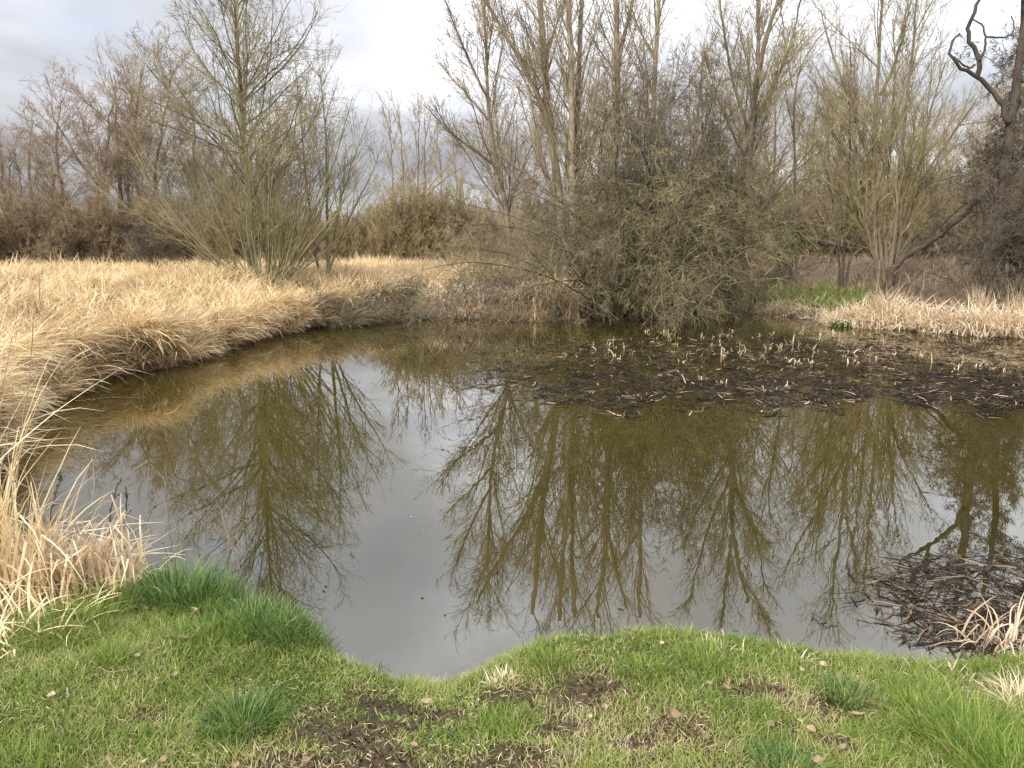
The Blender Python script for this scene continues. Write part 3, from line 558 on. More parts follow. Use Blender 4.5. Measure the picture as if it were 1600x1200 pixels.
for i, (px, Y, s, k, lab) in enumerate(WOOD):
    b = gp(px, 380, Y)
    if k not in roots: roots[k] = r = protos[k](); r.location = b; r.scale = (s,)*3; r['label'] = lab
    else: dup(roots[k], b, rng.uniform(0, 6.28), (s,)*3, lab, 'bare trees of the wood at right')
# hedges and thickets at the back: prototypes of dense upright scrub
def scrub_proto(n, rx, ry, h, mt, up):
    st = []
    for i in range(n):
        a = rng.uniform(0, 2*PI); q = math.sqrt(rng.random()); x, y = rx*q*math.cos(a), ry*q*math.sin(a); hh = h*rng.uniform(.7, 1.05)*(1-.6*q*q)
        st.append(up_stem(x, y, hh, .022, (x/rx*.35+rng.normal(0, .1), rng.normal(0, .15)), n=8, w=.09))
    return st, [LV(12, t0=.08, ang=34, lr=.45, rr=.012, seg=4, w=.13, up=up), LV(7, ang=38, lr=.5, rr=.013, seg=3, w=.16, up=up), LV(4.5, ang=40, lr=.55, rr=.013, seg=2, w=.16)]
SP = {}
def scrub(kind, px, Y, s, label, group, name='hedge_thicket', cat='thicket'):
    b = gp(px, 390, Y)
    if kind not in SP:
        n, rx, ry, h, m1, up = kind; st, lv = scrub_proto(n, rx, ry, h, m1, up)
        if m1 == 'hedge': lv[0]['n'] = 11; lv[1]['n'] = 4; lv[2]['n'] = 3
        r = tree(name, label, cat, O0, st, lv, (M['twig_dark'], M[m1]), group=group, stem_name='stem', rmin=.008, stem_sides=4); r.location = b; r.scale = s; SP[kind] = r
    else:
        r = dup(SP[kind], b, rng.choice([0, PI])+rng.uniform(-.4, .4), s, label, group); r.name = name
DK = (34, 3.2, 1.2, 3.0, 'hedge_dark', .03); OL = (95, 2.6, 1.4, 3.2, 'hedge', .03); GY_ = (30, 3.0, 1.4, 3.6, 'twig_grey', .04)
G1 = 'dark thickets behind the reed field'
for px, Y, s, lab in [(10,33,(1.15,1,1.14),'dark brown thicket at the left edge behind the reeds'), (75,32,(1.15,1,1.10),'dark brown thicket, second from the left edge'), (140,33,(1.15,1,1.33),'dark brown thicket under the left-leaning rusty tree'), (205,32,(1.15,1,1.10),'dark thicket behind the lone thorn bush'), (270,33,(1.15,1,0.95),'dark thicket left of the green coppice stems'), (335,34,(1.15,1,1.14),'dark thicket directly behind the green coppice stems'), (-60,32,(1.15,1,1.06),'dark thicket just outside the left edge'), (405,35,(1.15,1,0.81),'dark thicket seen between the coppice stems and the slim tree'),
                      (45,37,(1.15,1,1.09),'further dark thicket near the left edge'), (170,38,(1.15,1,1.22),'further dark thicket behind the left tree group'), (300,38,(1.15,1,0.85),'further dark thicket left of the tall trunk')]:
    scrub(DK, px, Y, s, lab, G1)
G2 = 'olive brown hedge mounds behind the reed field'
for px, Y, s, lab in [(655,36,(1.0,1,1.45),'rounded olive-brown hedge mound in the middle of the gap'), (590,38,(1,1,.95),'low olive-brown hedge left of the rounded mound'), (530,38,(1,1,.9),'low olive-brown hedge right of the slim tree'), (470,38,(1,1,.95),'low olive hedge behind the slim tree'), (730,37,(.9,1,1.05),'low olive-brown hedge right of the rounded mound'), (620,36.5,(.8,1,1.15),'left shoulder of the rounded hedge mound'), (700,36.4,(.8,1,1.2),'right shoulder of the rounded hedge mound')]:
    scrub(OL, px, Y, s, lab, G2, 'hedge_mound', 'hedge')
G3 = 'grey-brown thickets of the back wood'
for j, (px, Y, s, lab) in enumerate([(790,33,(1,1,0.92),'back-wood thicket behind the left-sweeping tree'), (860,31,(1,1,0.98),'back-wood thicket behind the first thick trunk'), (930,31,(1,1,1.03),'back-wood thicket behind the close-set trunks'), (1000,31,(1,1,1.09),'back-wood thicket behind the forked trunk'), (1075,31,(1,1,1.09),'back-wood thicket behind the right half of the big shrub'),
                      (1150,36,(1.1,1,0.93),'back-wood thicket behind the dark-trunked tree'), (1215,38,(1.1,1,0.87),'back-wood thicket behind the fallen trunks'), (1275,37,(1.1,1,0.93),'back-wood thicket behind the level dark log'), (1340,37,(1.1,1,0.98),'back-wood thicket behind the slim dark-stemmed willow'), (1400,32,(1,1,1.15),'back-wood thicket behind the broad willow'),
                      (1465,31,(1,1,1.15),'back-wood thicket above the low sloping trunk'), (1530,30,(1,1,1.15),'back-wood thicket behind the dark alder'), (1595,30,(1,1,1.4*1.21),'back-wood thicket at the right edge'), (1660,30,(1,1,1.15),'back-wood thicket just beyond the right edge'),
                      (1240,40,(1.2,1,1.3),'far tall thicket behind the mossy stump'), (1340,41,(1.2,1,1.3),'far tall thicket behind the broad willow'), (1450,40,(1.2,1,1.4),'far tall thicket under the contorted branch'), (1560,40,(1.2,1,1.5),'far tall thicket behind the alder'), (1130,40,(1.2,1,1.2),'far tall thicket right of the forked trunk'), (1020,41,(1.2,1,1.1),'far tall thicket behind the straight slender trunk'), (900,42,(1.2,1,.9),'far thicket behind the close-set trunks')]):
    scrub(GY_, px, Y, s, lab, G3, 'wood_thicket')
# the far wood that reads as one mass
V = []; Qs = []; k = 0
n = 1500; az = rng.uniform(-.75, .85, n); dd = rng.uniform(60, 95, n); B0 = np.stack([dd*np.sin(az), dd*np.cos(az), np.full(n, .3)], 1)
hh = rng.uniform(2.5, 5.0, n)*(1+.35*snoise(az*12, az*0, 1, 3))+np.where(az > .25, 2.2, 0)
P, R = grow(B0, np.tile([0, 0, 1.], (n, 1))+rng.normal(0, .1, (n, 3)), hh, np.full(n, .05), 6, .06, .02); pt = [tubes(P, R, 3)]
pos, D, l, r0 = spawn(P, R, hh, 14, .05, 1, 32, 8, .4, .3, .4, .014); P2, R2 = grow(pos, D, l, np.maximum(r0, .018), 3, .1, .05); pt.append(tubes(P2, np.maximum(R2, .013), 3))
pos, D, l, r0 = spawn(P2, R2, l, 3, .1, 1, 32, 8, .6, .3, .4, .014); P3, R3 = grow(pos, D, l, np.maximum(r0, .014), 2, .1, .05); pt.append(tubes(P3, np.maximum(R3, .012), 3))
V, Q, A = cat_parts(pt)
tag(mesh('distant_wood', V, Q, M['twig_brown']), 'hazy brown line of distant woodland along the horizon', 'woodland', kind='stuff')
# ------------------------------------------------------------------ reed field (one uncountable mass)
def polar(n, az0, az1, d0, d1, pw=1.0):
    az = rng.uniform(az0, az1, n); d = d0+(d1-d0)*rng.random(n)**pw; return d*np.sin(az), d*np.cos(az)
def stuff(name, label, cat, parts, mat):
    V, Q, A = cat_parts(parts); return tag(mesh(name, V, Q, mat, attr=A, smooth=False), label, cat, kind='stuff')
def field(n, az0, az1, d0, d1, pw, hmin, hmax, wd, keep, rn=(.25, .8), bendm=.9, nseg=4):
    x, y = polar(n, az0, az1, d0, d1, pw); sd = sdist(x, y); m = (sd > .05) & keep(x, y, sd); x, y, sd = x[m], y[m], sd[m]
    # tufts: pull towards tuft centres
    c = .34; tx = (np.floor(x/c)+.5)*c; ty = (np.floor(y/c)+.5)*c; h_ = np.sin(tx*91.7+ty*47.3)*4375.5; rr = h_-np.floor(h_); h2 = np.sin(tx*17.1+ty*131.3)*1375.5; r2 = h2-np.floor(h2)
    x = x+(tx+(rr-.5)*.15-x)*.45; y = y+(ty+(r2-.5)*.15-y)*.45
    z = height(x, y, np.maximum(sd, .02))-.02; k = len(x)
    hd = 2*PI*rr + rng.normal(0, .75, k) + snoise(x, y, .5, 11)*1.5
    big = .75+.35*snoise(x, y, .9, 12); ln = rng.uniform(hmin, hmax, k)*(.75+.5*r2)*big
    lean = np.abs(rng.normal(.15, .25, k))+.35*r2*(h2*0+1); bend = np.abs(rng.normal(bendm, .55, k))
    rn_ = np.clip(rn[0]+(rn[1]-rn[0])*rng.random(k)+.20*snoise(x, y, .8, 13)+.42*(rr-.5), 0, 1)
    return ribbons(np.stack([x, y, z], 1), hd, lean, bend, ln, rng.uniform(.6, 1.3, k)*wd*(1+np.hypot(x, y)/28), nseg=nseg, rnd=rn_, tw=.7, wob=.15)
notright = lambda x, y, sd: (x < 1.2+.10*(y-18)) & (y > 5.0) & ~((x > -3.8+.5*snoise(x, y, 2, 19)) & (y > 15) & (sd < 2.6+.5*snoise(x, y, 1.5, 18)))
f1 = field(120000, -.80, .16, 7.5, 24, 1.1, .5, 1.05, .0105, notright, bendm=1.3, rn=(.1, .9))
f2 = field(70000, -.80, .16, 22, 36, 1.1, .6, 1.0, .012, notright, (.3, .8), 1.0, 3)
f3 = field(22000, -.80, .9, 34, 62, 1, .6, 1.1, .03, lambda x, y, sd: (x < 4) , (.3, .7), .8, 3)
stuff('reed_field', 'golden dry reeds and sedge covering the level ground left of the pond', 'reeds', [f1, f2, f3], M['reed'])
# fringe drooping over the banks
def along(n, x0, x1, off0, off1, ymin=6.0, ymax=40):
    k = len(SH); seg = np.linalg.norm(np.roll(SH, -1, 0)-SH, axis=1)
    nx_ = np.roll(SH, -1, 0)-SH; area = np.sum(SH[:, 0]*np.roll(SH[:, 1], -1)-np.roll(SH[:, 0], -1)*SH[:, 1])
    nrm = np.stack([nx_[:, 1], -nx_[:, 0]], 1)/seg[:, None]*(1 if area > 0 else -1)       # outward (land side)
    ok = (SH[:, 0] > x0) & (SH[:, 0] < x1) & (SH[:, 1] > ymin) & (SH[:, 1] < ymax); idx = np.where(ok)[0]
    p = seg[idx]/seg[idx].sum(); i = rng.choice(idx, n, p=p); t = rng.random(n)
    P = SH[i]+nx_[i]*t[:, None]; o = rng.uniform(off0, off1, n); P = P+nrm[i]*o[:, None]
    return P[:, 0], P[:, 1], np.arctan2(-nrm[i][:, 1], -nrm[i][:, 0]), o
def fringe(n, x0, x1, lnr, wd, off=(.05, .7), leanr=(.3, 1.0), bendr=(.8, 1.7), rn=(.2, .8), ymin=6, ymax=40, nseg=5, kink=0, gaps=.0, floor=.01, spread=.6, tuft=0, s=20):
    x, y, hd, o = along(n, x0, x1, *off, ymin, ymax); th_ = np.zeros(len(x)); tl_ = np.ones(len(x))
    if tuft:
        tx = (np.floor(x/tuft)+.5)*tuft; ty = (np.floor(y/tuft)+.5)*tuft; q_ = np.sin(tx*91.7+ty*47.3)*4375.5; q_ = q_-np.floor(q_); q2 = np.sin(tx*13.1+ty*177.3)*975.5; q2 = q2-np.floor(q2)
        nx2 = x+(tx+(q_-.5)*tuft*.6-x)*.6; ny2 = y+(ty+(q2-.5)*tuft*.6-y)*.6; ok_ = sdist(nx2, ny2) > .02; x = np.where(ok_, nx2, x); y = np.where(ok_, ny2, y); th_ = (q_-.5)*1.5; tl_ = .6+.7*q2
    if gaps: m = snoise(x, y, 2.2, s) > gaps; x, y, hd, o = x[m], y[m], hd[m], o[m]
    k = len(x); z = height(x, y)-.02
    th_ = th_[:len(x)] if not gaps else th_[m]; tl_ = tl_[:len(x)] if not gaps else tl_[m]
    hd = hd+rng.normal(0, spread, k)+.7*snoise(x, y, 2.5, s+1)+th_
    return ribbons(np.stack([x, y, z], 1), hd, rng.uniform(*leanr, k), rng.uniform(*bendr, k), tl_*rng.uniform(*lnr, k)*(.8+.35*snoise(x, y, 3, s+2)), rng.uniform(.7, 1.3, k)*wd, nseg=nseg, rnd=np.clip(rng.uniform(*rn, k)+.15*snoise(x, y, 1.6, s+3), 0, 1), tw=.5, wob=.18, kink=kink, droop_floor=floor)
stuff('bank_sedge', 'golden sedge hanging over the edge of the left bank', 'sedge', [
    fringe(13000, -30, -3.0, (.4, 1.1), .016, gaps=-.45, spread=.45, tuft=.3, floor=.09), fringe(9000, -30, -3.2, (.25, .5), .008, off=(.0, .25), gaps=-.2, rn=(0, .5)),
    fringe(6500, -30, -3.0, (.5, 1.0), .012, tuft=.35, off=(.5, 1.4), leanr=(.1, .9), gaps=-.3, s=24)], M['reed'])
stuff('far_bank_sedge', 'grey-brown trailing sedge on the far bank between the coppice and the big shrub', 'sedge', [
    fringe(22000, -4.0, 2.4, (.35, .95), .015, tuft=.5, off=(.3, 3.2), leanr=(.5, 1.2), bendr=(.5, 1.2), rn=(.0, .62), ymin=15, s=31, spread=1.2, gaps=-.9)], M['rush'])
# ------------------------------------------------------------------ separate clumps
def clump(name, label, cat, c, n, rad, lnr, wd, mat, lean=(.05, .6), bend=(.3, 1.4), rn=(.1, .95), kink=0, group=None, nseg=5, hd=None, hspread=3.2, rx=1.0, floor=.01, tw=.6):
    c = np.array([c[0], c[1], float(hz([c[0]], [c[1]])[0]) if len(c) < 3 else c[2]])
    q = rng.random(n)**.6; a = rng.uniform(0, 2*PI, n); x = c[0]+rad*rx*q*np.cos(a); y = c[1]+rad*q*np.sin(a); z = np.maximum(hz(x, y), -.05)-.02 if len(c) else 0
    h0 = (np.arctan2(y-c[1], x-c[0]) if hd is None else hd)+rng.normal(0, 1, n)*hspread*.35
    V, Q, A = ribbons(np.stack([x, y, z], 1), h0, rng.uniform(*lean, n), rng.uniform(*bend, n), rng.uniform(*lnr, n), rng.uniform(.6, 1.3, n)*wd, nseg=nseg, rnd=rng.uniform(*rn, n), tw=tw, wob=.15, kink=kink, droop_floor=None if floor is None else floor)
    return tag(mesh(name, V, Q, mat, attr=A, base=c, smooth=False), label, cat, group)
G = 'trailing rush tussocks on the far bank'
for px, py, n, r, lab in [(470,470,900,.55,'grey-green rush tussock trailing to the right below the green coppice'), (520,478,1000,.6,'broad rush tussock with green blades on the bank corner'), (565,474,800,.5,'rush tussock leaning over the bank left of the pale reed heap'), (620,470,800,.6,'brownish rush tussock behind the left end of the pale reed heap'), (440,455,700,.5,'rush tussock just right of the coppice foot')]:
    p = atz(px, py, .5); clump('rush_tussock', lab, 'tussock', (p[0], p[1]), n, r, (.6, 1.15), .010, M['rush'], lean=(.1, 1.0), bend=(.7, 1.6), rn=(0, .75), group=G, hd=-.5, hspread=2.2)
G = 'heaps of pale bent reeds along the waterline'
def pale(px, py, n, r, rx, lnr, lab, wd=.018, kink=.8, lean=(.0, .8), bend=(.2, 1.2), mat='straw'):
    p = atz(px, py, .0); clump('reed_clump', lab, 'reeds', (p[0], p[1]-(.22 if p[0] < 3 else .02)), int(n*1.5), r, (lnr[0]*1.2, lnr[1]*1.25), wd*1.25, M[mat], lean=lean, bend=(bend[0]+.4, bend[1]+1.0), kink=kink*.6, rn=(.25, 1), group=G, rx=rx, nseg=7, hspread=3.6)
pale(700, 494, 330, .35, 2.0, (.3, .75), 'pale heap of flattened reeds on the far waterline, leftmost of its row')
pale(745, 496, 260, .3, 1.8, (.25, .6), 'low pale reed heap in the middle of the far waterline')
pale(805, 497, 240, .3, 1.5, (.35, .75), 'tangle of broken straw stems crossing at angles on the far waterline')
pale(850, 498, 260, .28, 1.6, (.4, .85), 'taller broken straw stems just left of the upright straw bundle')
pale(882, 497, 360, .22, 1.5, (.55, 1.0), 'upright brown straw bundle at the left foot of the big shrub', kink=.3, lean=(0, .3), bend=(.2, .9), mat='reed')
pale(1215, 490, 240, .3, 2.0, (.2, .45), 'flattened reeds below the green grass patch')
pale(1262, 494, 260, .3, 2.0, (.2, .45), 'pale reeds leaning out below the right end of the green grass patch')
pale(1322, 508, 330, .3, 2.0, (.3, .65), 'pale reeds right of the small green plant on the waterline')
pale(1375, 512, 380, .35, 1.8, (.35, .75), 'thick pale reed clump in front of the broad willow')
pale(1425, 514, 380, .35, 1.8, (.3, .7), 'thick pale reed clump right of the broad willow foot')
pale(1475, 519, 330, .3, 1.9, (.3, .65), 'pale reed clump in front of the low sloping trunk')
pale(1520, 522, 330, .3, 1.8, (.35, .75), 'pale reed clump left of the dark alder')
pale(1560, 524, 330, .3, 1.8, (.35, .8), 'pale reed clump in front of the dark alder')
pale(1605, 525, 330, .3, 1.8, (.35, .8), 'pale reed clump cut by the right edge of the view')
stuff('pale_reed_litter', 'flattened pale reeds littering the waterline of the right bank', 'reeds', [fringe(5500, 5.2, 17, (.3, .7), .013, off=(-.05, 1.0), leanr=(.4, 1.3), bendr=(.2, 1.2), rn=(.1, .95), ymin=12, kink=.4, gaps=-.45, s=41), fringe(2500, -3, 5, (.2, .55), .011, off=(-.02, .4), leanr=(.6, 1.3), rn=(.0, .6), ymin=15, kink=.4, gaps=.0, s=51)], M['straw'])
p = at(1388, 440, 18.6); clump('reed_plume', 'pale drooping reed plume standing in front of the broad willow', 'reeds', (p[0], p[1]), 260, .16, (.5, 1.15), .014, M['straw'], lean=(0, .25), bend=(.6, 2.4), kink=.2)
p = at(1535, 470, 17.6); clump('reed_plume', 'wispy upright reed plume left of the dark alder foot', 'reeds', (p[0], p[1]), 150, .2, (.5, 1.0), .010, M['straw'], lean=(0, .2), bend=(.1, .6))
p = at(1590, 480, 17.5); clump('reed_plume', 'wispy upright reeds at the right edge of the far bank', 'reeds', (p[0], p[1]), 90, .3, (.5, 1.05), .010, M['straw'], lean=(0, .2), bend=(.1, .8))
p = at(1310, 470, 19.0); clump('reed_plume', 'few bleached bent stems right of the green grass patch', 'reeds', (p[0], p[1]), 60, .3, (.4, .85), .014, M['straw'], lean=(0, .4), bend=(.1, .8), kink=.6)
for px, py, hgt, lab in [(1368, 465, 1.1, 'single pale pole standing left of the drooping reed plume'), (1440, 455, .9, 'single pale pole standing right of the drooping reed plume')]:
    p = at(px, py, 18.8); P, R, l_ = poly_stem([(p[0], p[1], .5), (p[0]+.03, p[1], .5+hgt*.5), (p[0]+.02, p[1], .5+hgt)], .02, .014); V, Q = tubes(P[None], R[None], 6); tag(mesh('dead_pole', V, Q, M['bark_pale'], base=P[0]), lab, 'dead pole')
p = at(1317, 478, 18.6); clump('leafy_plant', 'small bright green leafy plant among the pale reeds on the right bank', 'plant', (p[0], p[1]), 160, .16, (.12, .3), .03, M['grass'], lean=(.2, 1.0), bend=(.2, .9), rn=(.2, .6))
# green patch on the far right bank
x, y = polar(60000, .26, .46, 19.5, 26, 1.0); sd = sdist(x, y)
pp = [at(1195, 400, 22.2), at(1240, 400, 21.9), at(1290, 400, 20.9)]
k1 = sum(np.exp(-(((x-q[0])/.9)**2+((y-q[1])/1.4)**2)) for q in pp); m = (sd > .5) & (rng.random(len(x)) < k1*1.1) ; x, y = x[m], y[m]; k = len(x)
stuff('grass_patch', 'lush green grass patch in front of the fallen trunks', 'grass', [ribbons(np.stack([x, y, hz(x, y)-.01], 1), rng.uniform(0, 6.28, k), rng.uniform(0, .5, k), rng.uniform(.2, 1.4, k), rng.uniform(.15, .38, k), np.full(k, .013), 3)], M['grass'])
# woodland floor litter at right: dry grass and leaves
x, y = polar(50000, .12, .82, 17, 44, 1.0); sd = sdist(x, y); m = (sd > .8) & (x > 1.5+.1*(y-18)) & (rng.random(len(x)) < .55+.5*snoise(x, y, .8, 61)); x, y = x[m], y[m]; k = len(x)
stuff('woodland_litter', 'reddish brown dry grass and leaf litter on the woodland floor', 'leaf litter', [ribbons(np.stack([x, y, hz(x, y)-.01], 1), rng.uniform(0, 6.28, k), rng.uniform(.1, 1.0, k), rng.uniform(.2, 1.4, k), rng.uniform(.15, .5, k), rng.uniform(.008, .02, k)*(1+y/40), 3, rnd=rng.uniform(0, .6, k))], M['reed_far'])

# ------------------------------------------------------------------ emergent stalks and floating mat
def mat_density(px, py):
    a = sm((py-(518+(1100-np.minimum(px, 1100))*.03))/12)*sm((650-py+9*np.sin(px/47)+8*np.sin(px/19+1)+12*snoise(px/25, py/9, 1, 75))/34)
    lx = 690+90*sm((560-py)/-40)*0
    left = sm((px-(660+np.abs(py-585)*1.6))/150)
    return a*left
def scatter_px(n, x0, x1, y0, y1, dens):
    px = rng.uniform(x0, x1, n); py = rng.uniform(y0, y1, n)
    m = rng.random(n) < dens(px, py); px, py = px[m], py[m]
    r = np.array([ray(a, b_) for a, b_ in zip(px, py)]); t = -CAM_H/r[:, 2]; return r[:, 0]*t, r[:, 1]*t
def float_mat(x, y, ln, wd, rn, lift=.004):
    m = sdist(x, y) < -.05; x, y = x[m], y[m]; k = len(x); l = rng.uniform(*ln, k)
    h = rng.uniform(0, PI, k); return ribbons(np.stack([x, y, rng.uniform(.002, lift, k)], 1), h, rng.uniform(1.45, 1.60, k), rng.uniform(-.08, .08, k), l, rng.uniform(.5, 1.4, k)*wd, 3, rnd=rng.uniform(*rn, k)**1.5, tw=.1, wob=.25, droop_floor=.002)
x, y = scatter_px(34000, 640, 1700, 515, 655, lambda a, b_: mat_density(a, b_)*(.35+.65*sm((snoise(a/26, b_/7, 1, 71)+.05)/.3))*(.45+.55*sm((a-800)/250)))
stuff('floating_debris', 'dark mat of dead weed and leaf scraps floating on the far half of the pond', 'debris', [float_mat(x, y, (.04, .28), .017, (.0, 1.0), .010)], M['debris'])
def dens2(a, b_):
    cx = sm((a-1290-np.abs(b_-930)*1.1)/190); return cx*sm((b_-862)/25)*sm((1018-b_)/14)*(.15+.85*sm((snoise(a/20, b_/8, 1, 72)+.1)/.4))
x, y = scatter_px(4800, 1250, 1800, 855, 1020, dens2)
m = sdist(x, y) < -.03; x, y = x[m], y[m]; k = len(x)
def floaters(x, y, ln, wd, hd, hs): k = len(x); return ribbons(np.stack([x, y, rng.uniform(.002, .012, k)], 1), rng.normal(hd, hs, k), np.full(k, 1.565), rng.uniform(-.04, .02, k), rng.uniform(*ln, k), rng.uniform(*wd, k), 5, rnd=rng.random(k)**1.6, tw=.1, wob=.22, droop_floor=.002)
stuff('floating_leaves', 'black rotting strap leaves floating in the near right corner of the pond', 'debris', [floaters(x, y, (.05, .30), (.005, .017), 2.9, 1.1)], M['wet_leaf'])
# a few small flecks on the open water
x, y = scatter_px(170, 420, 1400, 600, 1010, lambda a, b_: .5+0*a)
m = sdist(x, y) < -.1; x, y = x[m], y[m]; k = len(x)
stuff('water_flecks', 'tiny pale leaf flecks scattered over the open water', 'debris', [ribbons(np.stack([x, y, np.full(k, .003)], 1), rng.uniform(0, 6, k), np.full(k, 1.57), np.zeros(k), rng.uniform(.01, .05, k), rng.uniform(.004, .014, k), 2, rnd=rng.uniform(.3, 1, k))], M['debris'])
ST = [(1034,520),(1047,524),(1094,522),(1127,518),(1135,524),(1146,518),(1002,535),(1026,536),(1040,552),(975,545),(946,556),(925,540),(931,548),(883,555),(900,557),(1018,566),(1071,566),(1130,542),(1143,548),(1156,552),(1138,532),(1182,528),(1190,526),(1206,524),(1126,560),(1157,560),(1172,564),(1184,562),(1222,540),(1240,534),(1250,522),(1254,516),(1287,506),(1294,524),(1300,520),(1200,546),(1220,550),(1222,560),(1240,566),(1258,562),(1291,550),(1304,556),(1332,552),(1334,568),(1355,562),(1342,538),(1372,564),(1292,572),(1095,595),(1108,594),(1121,600),(1131,600),(1074,600),(1195,612),(1216,608),(1232,606),(1528,572),(1496,578),(1548,578),(1575,582),(1444,606),(1420,622),(1540,604),(1380,576),(1488,584),(1160,540),(1270,546),(1315,534),(1360,548),(968,562),(990,554),(1060,540),(1085,552),(955,535)]
_r = np.random.default_rng(5)
for cx_, cy_, n_ in [(1030,528,6),(1140,530,9),(1160,556,10),(1215,545,9),(1280,530,8),(960,548,7),(1090,560,7),(1330,556,7),(1250,565,8),(1380,545,5),(1450,560,5),(1540,560,6)]:
    ST += [(cx_+_r.normal(0, 26), cy_+_r.normal(0, 7)) for _ in range(n_)]
for i, (px, py) in enumerate(ST):
    p = atz(px, py, 0); n = rng.integers(2, 5); h0 = rng.uniform(0, 6.28, n)
    V, Q, A = ribbons(np.stack([p[0]+rng.normal(0, .03, n), p[1]+rng.normal(0, .03, n), np.full(n, -.03)], 1), h0, rng.uniform(.05, .6, n), rng.uniform(.1, .9, n), rng.uniform(.08, .25, n), rng.uniform(.010, .022, n), 6, rnd=rng.uniform(.0, .65, n), kink=.95, tw=.5, droop_floor=None)
    V[:, 2] = np.maximum(V[:, 2], -.03)
    tag(mesh('bent_reed_stalk', V, Q, M['straw'], attr=A, base=(p[0], p[1], 0), smooth=False), 'bent stalk of the loose near-edge row straight below the big shrub' if py > 590 and px < 1150 else 'bent stalk of the small near-edge cluster straight below the green grass patch' if py > 602 and px < 1300 else 'lone bent stalk in the sparse right end of the floating mat' if px > 1430 else 'thin bent stalk at the sparse left end of the floating mat' if px < 950 else 'short bleached reed stalk bent over in the crowded middle of the dark floating mat', 'reed stalk', 'bent reed stalks standing in the floating mat')

# ------------------------------------------------------------------ foreground: grass, tussocks, leaves
def lawn_pts(n, az0=-.85, az1=.85, d0=1.75, d1=4.6):
    az = rng.uniform(az0, az1, n); d = np.sqrt(d0*d0+(d1*d1-d0*d0)*rng.random(n)); return d*np.sin(az), d*np.cos(az)
MUD = [atz(a, b_, .38)[:2].tolist()+[r] for a, b_, r in [(600,1040,.10),(640,1048,.12),(590,1090,.10),(520,1100,.10),(560,1120,.13),(480,1165,.16),(590,1180,.18),(650,1095,.07),(740,1175,.14),(800,1150,.12),(860,1105,.08),(430,1165,.10),(850,1070,.08),(1050,1120,.08),(1180,1050,.09),(1300,1075,.09),(920,1045,.12),(800,1045,.10),(690,1075,.10),(1310,1140,.06),(230,1090,.06),(560,1190,.2),(500,1060,.06),(360,1180,.06),(1010,1135,.07),(1240,1115,.05)]]
def mudf(x, y):
    s = np.zeros_like(x)
    for a, b_, r in MUD: s = np.maximum(s, np.exp(-(((x-a)/(r*1.5))**2+((y-b_)/r)**2)))
    return s
x, y = lawn_pts(330000); sd = sdist(x, y)
md = mudf(x, y)*(.85+.45*snoise(x, y, 11, 82)) + .20*snoise(x, y, 6, 81) + .20*snoise(x, y, 19, 83)
cen = np.exp(-((x+.35)/.85)**2)*.20
m = (sd > .015) & (rng.random(len(x)) > np.clip((md+cen-.16)*1.35, 0, .92)) & (y < 5.2) & ~((sd < .09) & (snoise(x, y, 5, 97) > .35)) & ~((np.abs(x+.36) < .24) & (sd < .10+.08*snoise(x, y, 14, 93))); x, y, sd, md = x[m], y[m], sd[m], md[m]; k = len(x)
th = .5+.5*snoise(x, y, 4, 84); edge = 1-sm(sd/.35); leftm = sm((-x-.8)/1.0); rightm = sm((x-1.0)/1.0)
ln = rng.uniform(.016, .042, k)*(1+.9*th+.9*edge*(leftm+.25)+1.1*np.maximum(0, snoise(x, y, 6.5, 89)-.25)+.5*leftm*sm((y-2.6)/.6)+.45*rightm)*(1-.35*np.clip(md, 0, 1))
rn = np.clip(.30+.34*rng.random(k)+.26*snoise(x, y, 2.6, 85)+.12*snoise(x, y, 9, 87)-.12*leftm*edge+.12*(rng.random(k) < .13)*3.5+np.where(np.clip(md, 0, 1) > .15, .18, 0)+.35*edge*(1-leftm)*np.maximum(0, snoise(x, y, 8, 92)+.1), 0, 1)
stuff('lawn_grass', 'short patchy green grass with bare earth on the near bank', 'grass', [ribbons(np.stack([x, y, height(x, y, sd)-.004], 1), rng.uniform(0, 6.28, k)+.6*snoise(x, y, 5, 86), rng.uniform(.1, .9, k), rng.uniform(.2, 1.5, k), ln, rng.uniform(.0016, .0034, k), 3, rnd=rn, tw=.8)], M['grass'])
# small clover-like leaves among the grass
x, y = lawn_pts(12000, d1=3.6); sd = sdist(x, y); m = (sd > .1) & (snoise(x, y, 4, 88) > .0) & (mudf(x, y) < .25); x, y = x[m], y[m]; k = len(x)
h = hz(x, y)
stuff('clover', 'tiny round weed leaves mixed into the near grass', 'weeds', [ribbons(np.stack([x, y, h+rng.uniform(.0, .012, k)], 1), rng.uniform(0, 6.28, k), rng.uniform(.8, 1.5, k), rng.uniform(0, .4, k), rng.uniform(.007, .016, k), rng.uniform(.006, .011, k), 2, rnd=rng.uniform(.1, .65, k), tip=.5, tw=.2)], M['grass'])
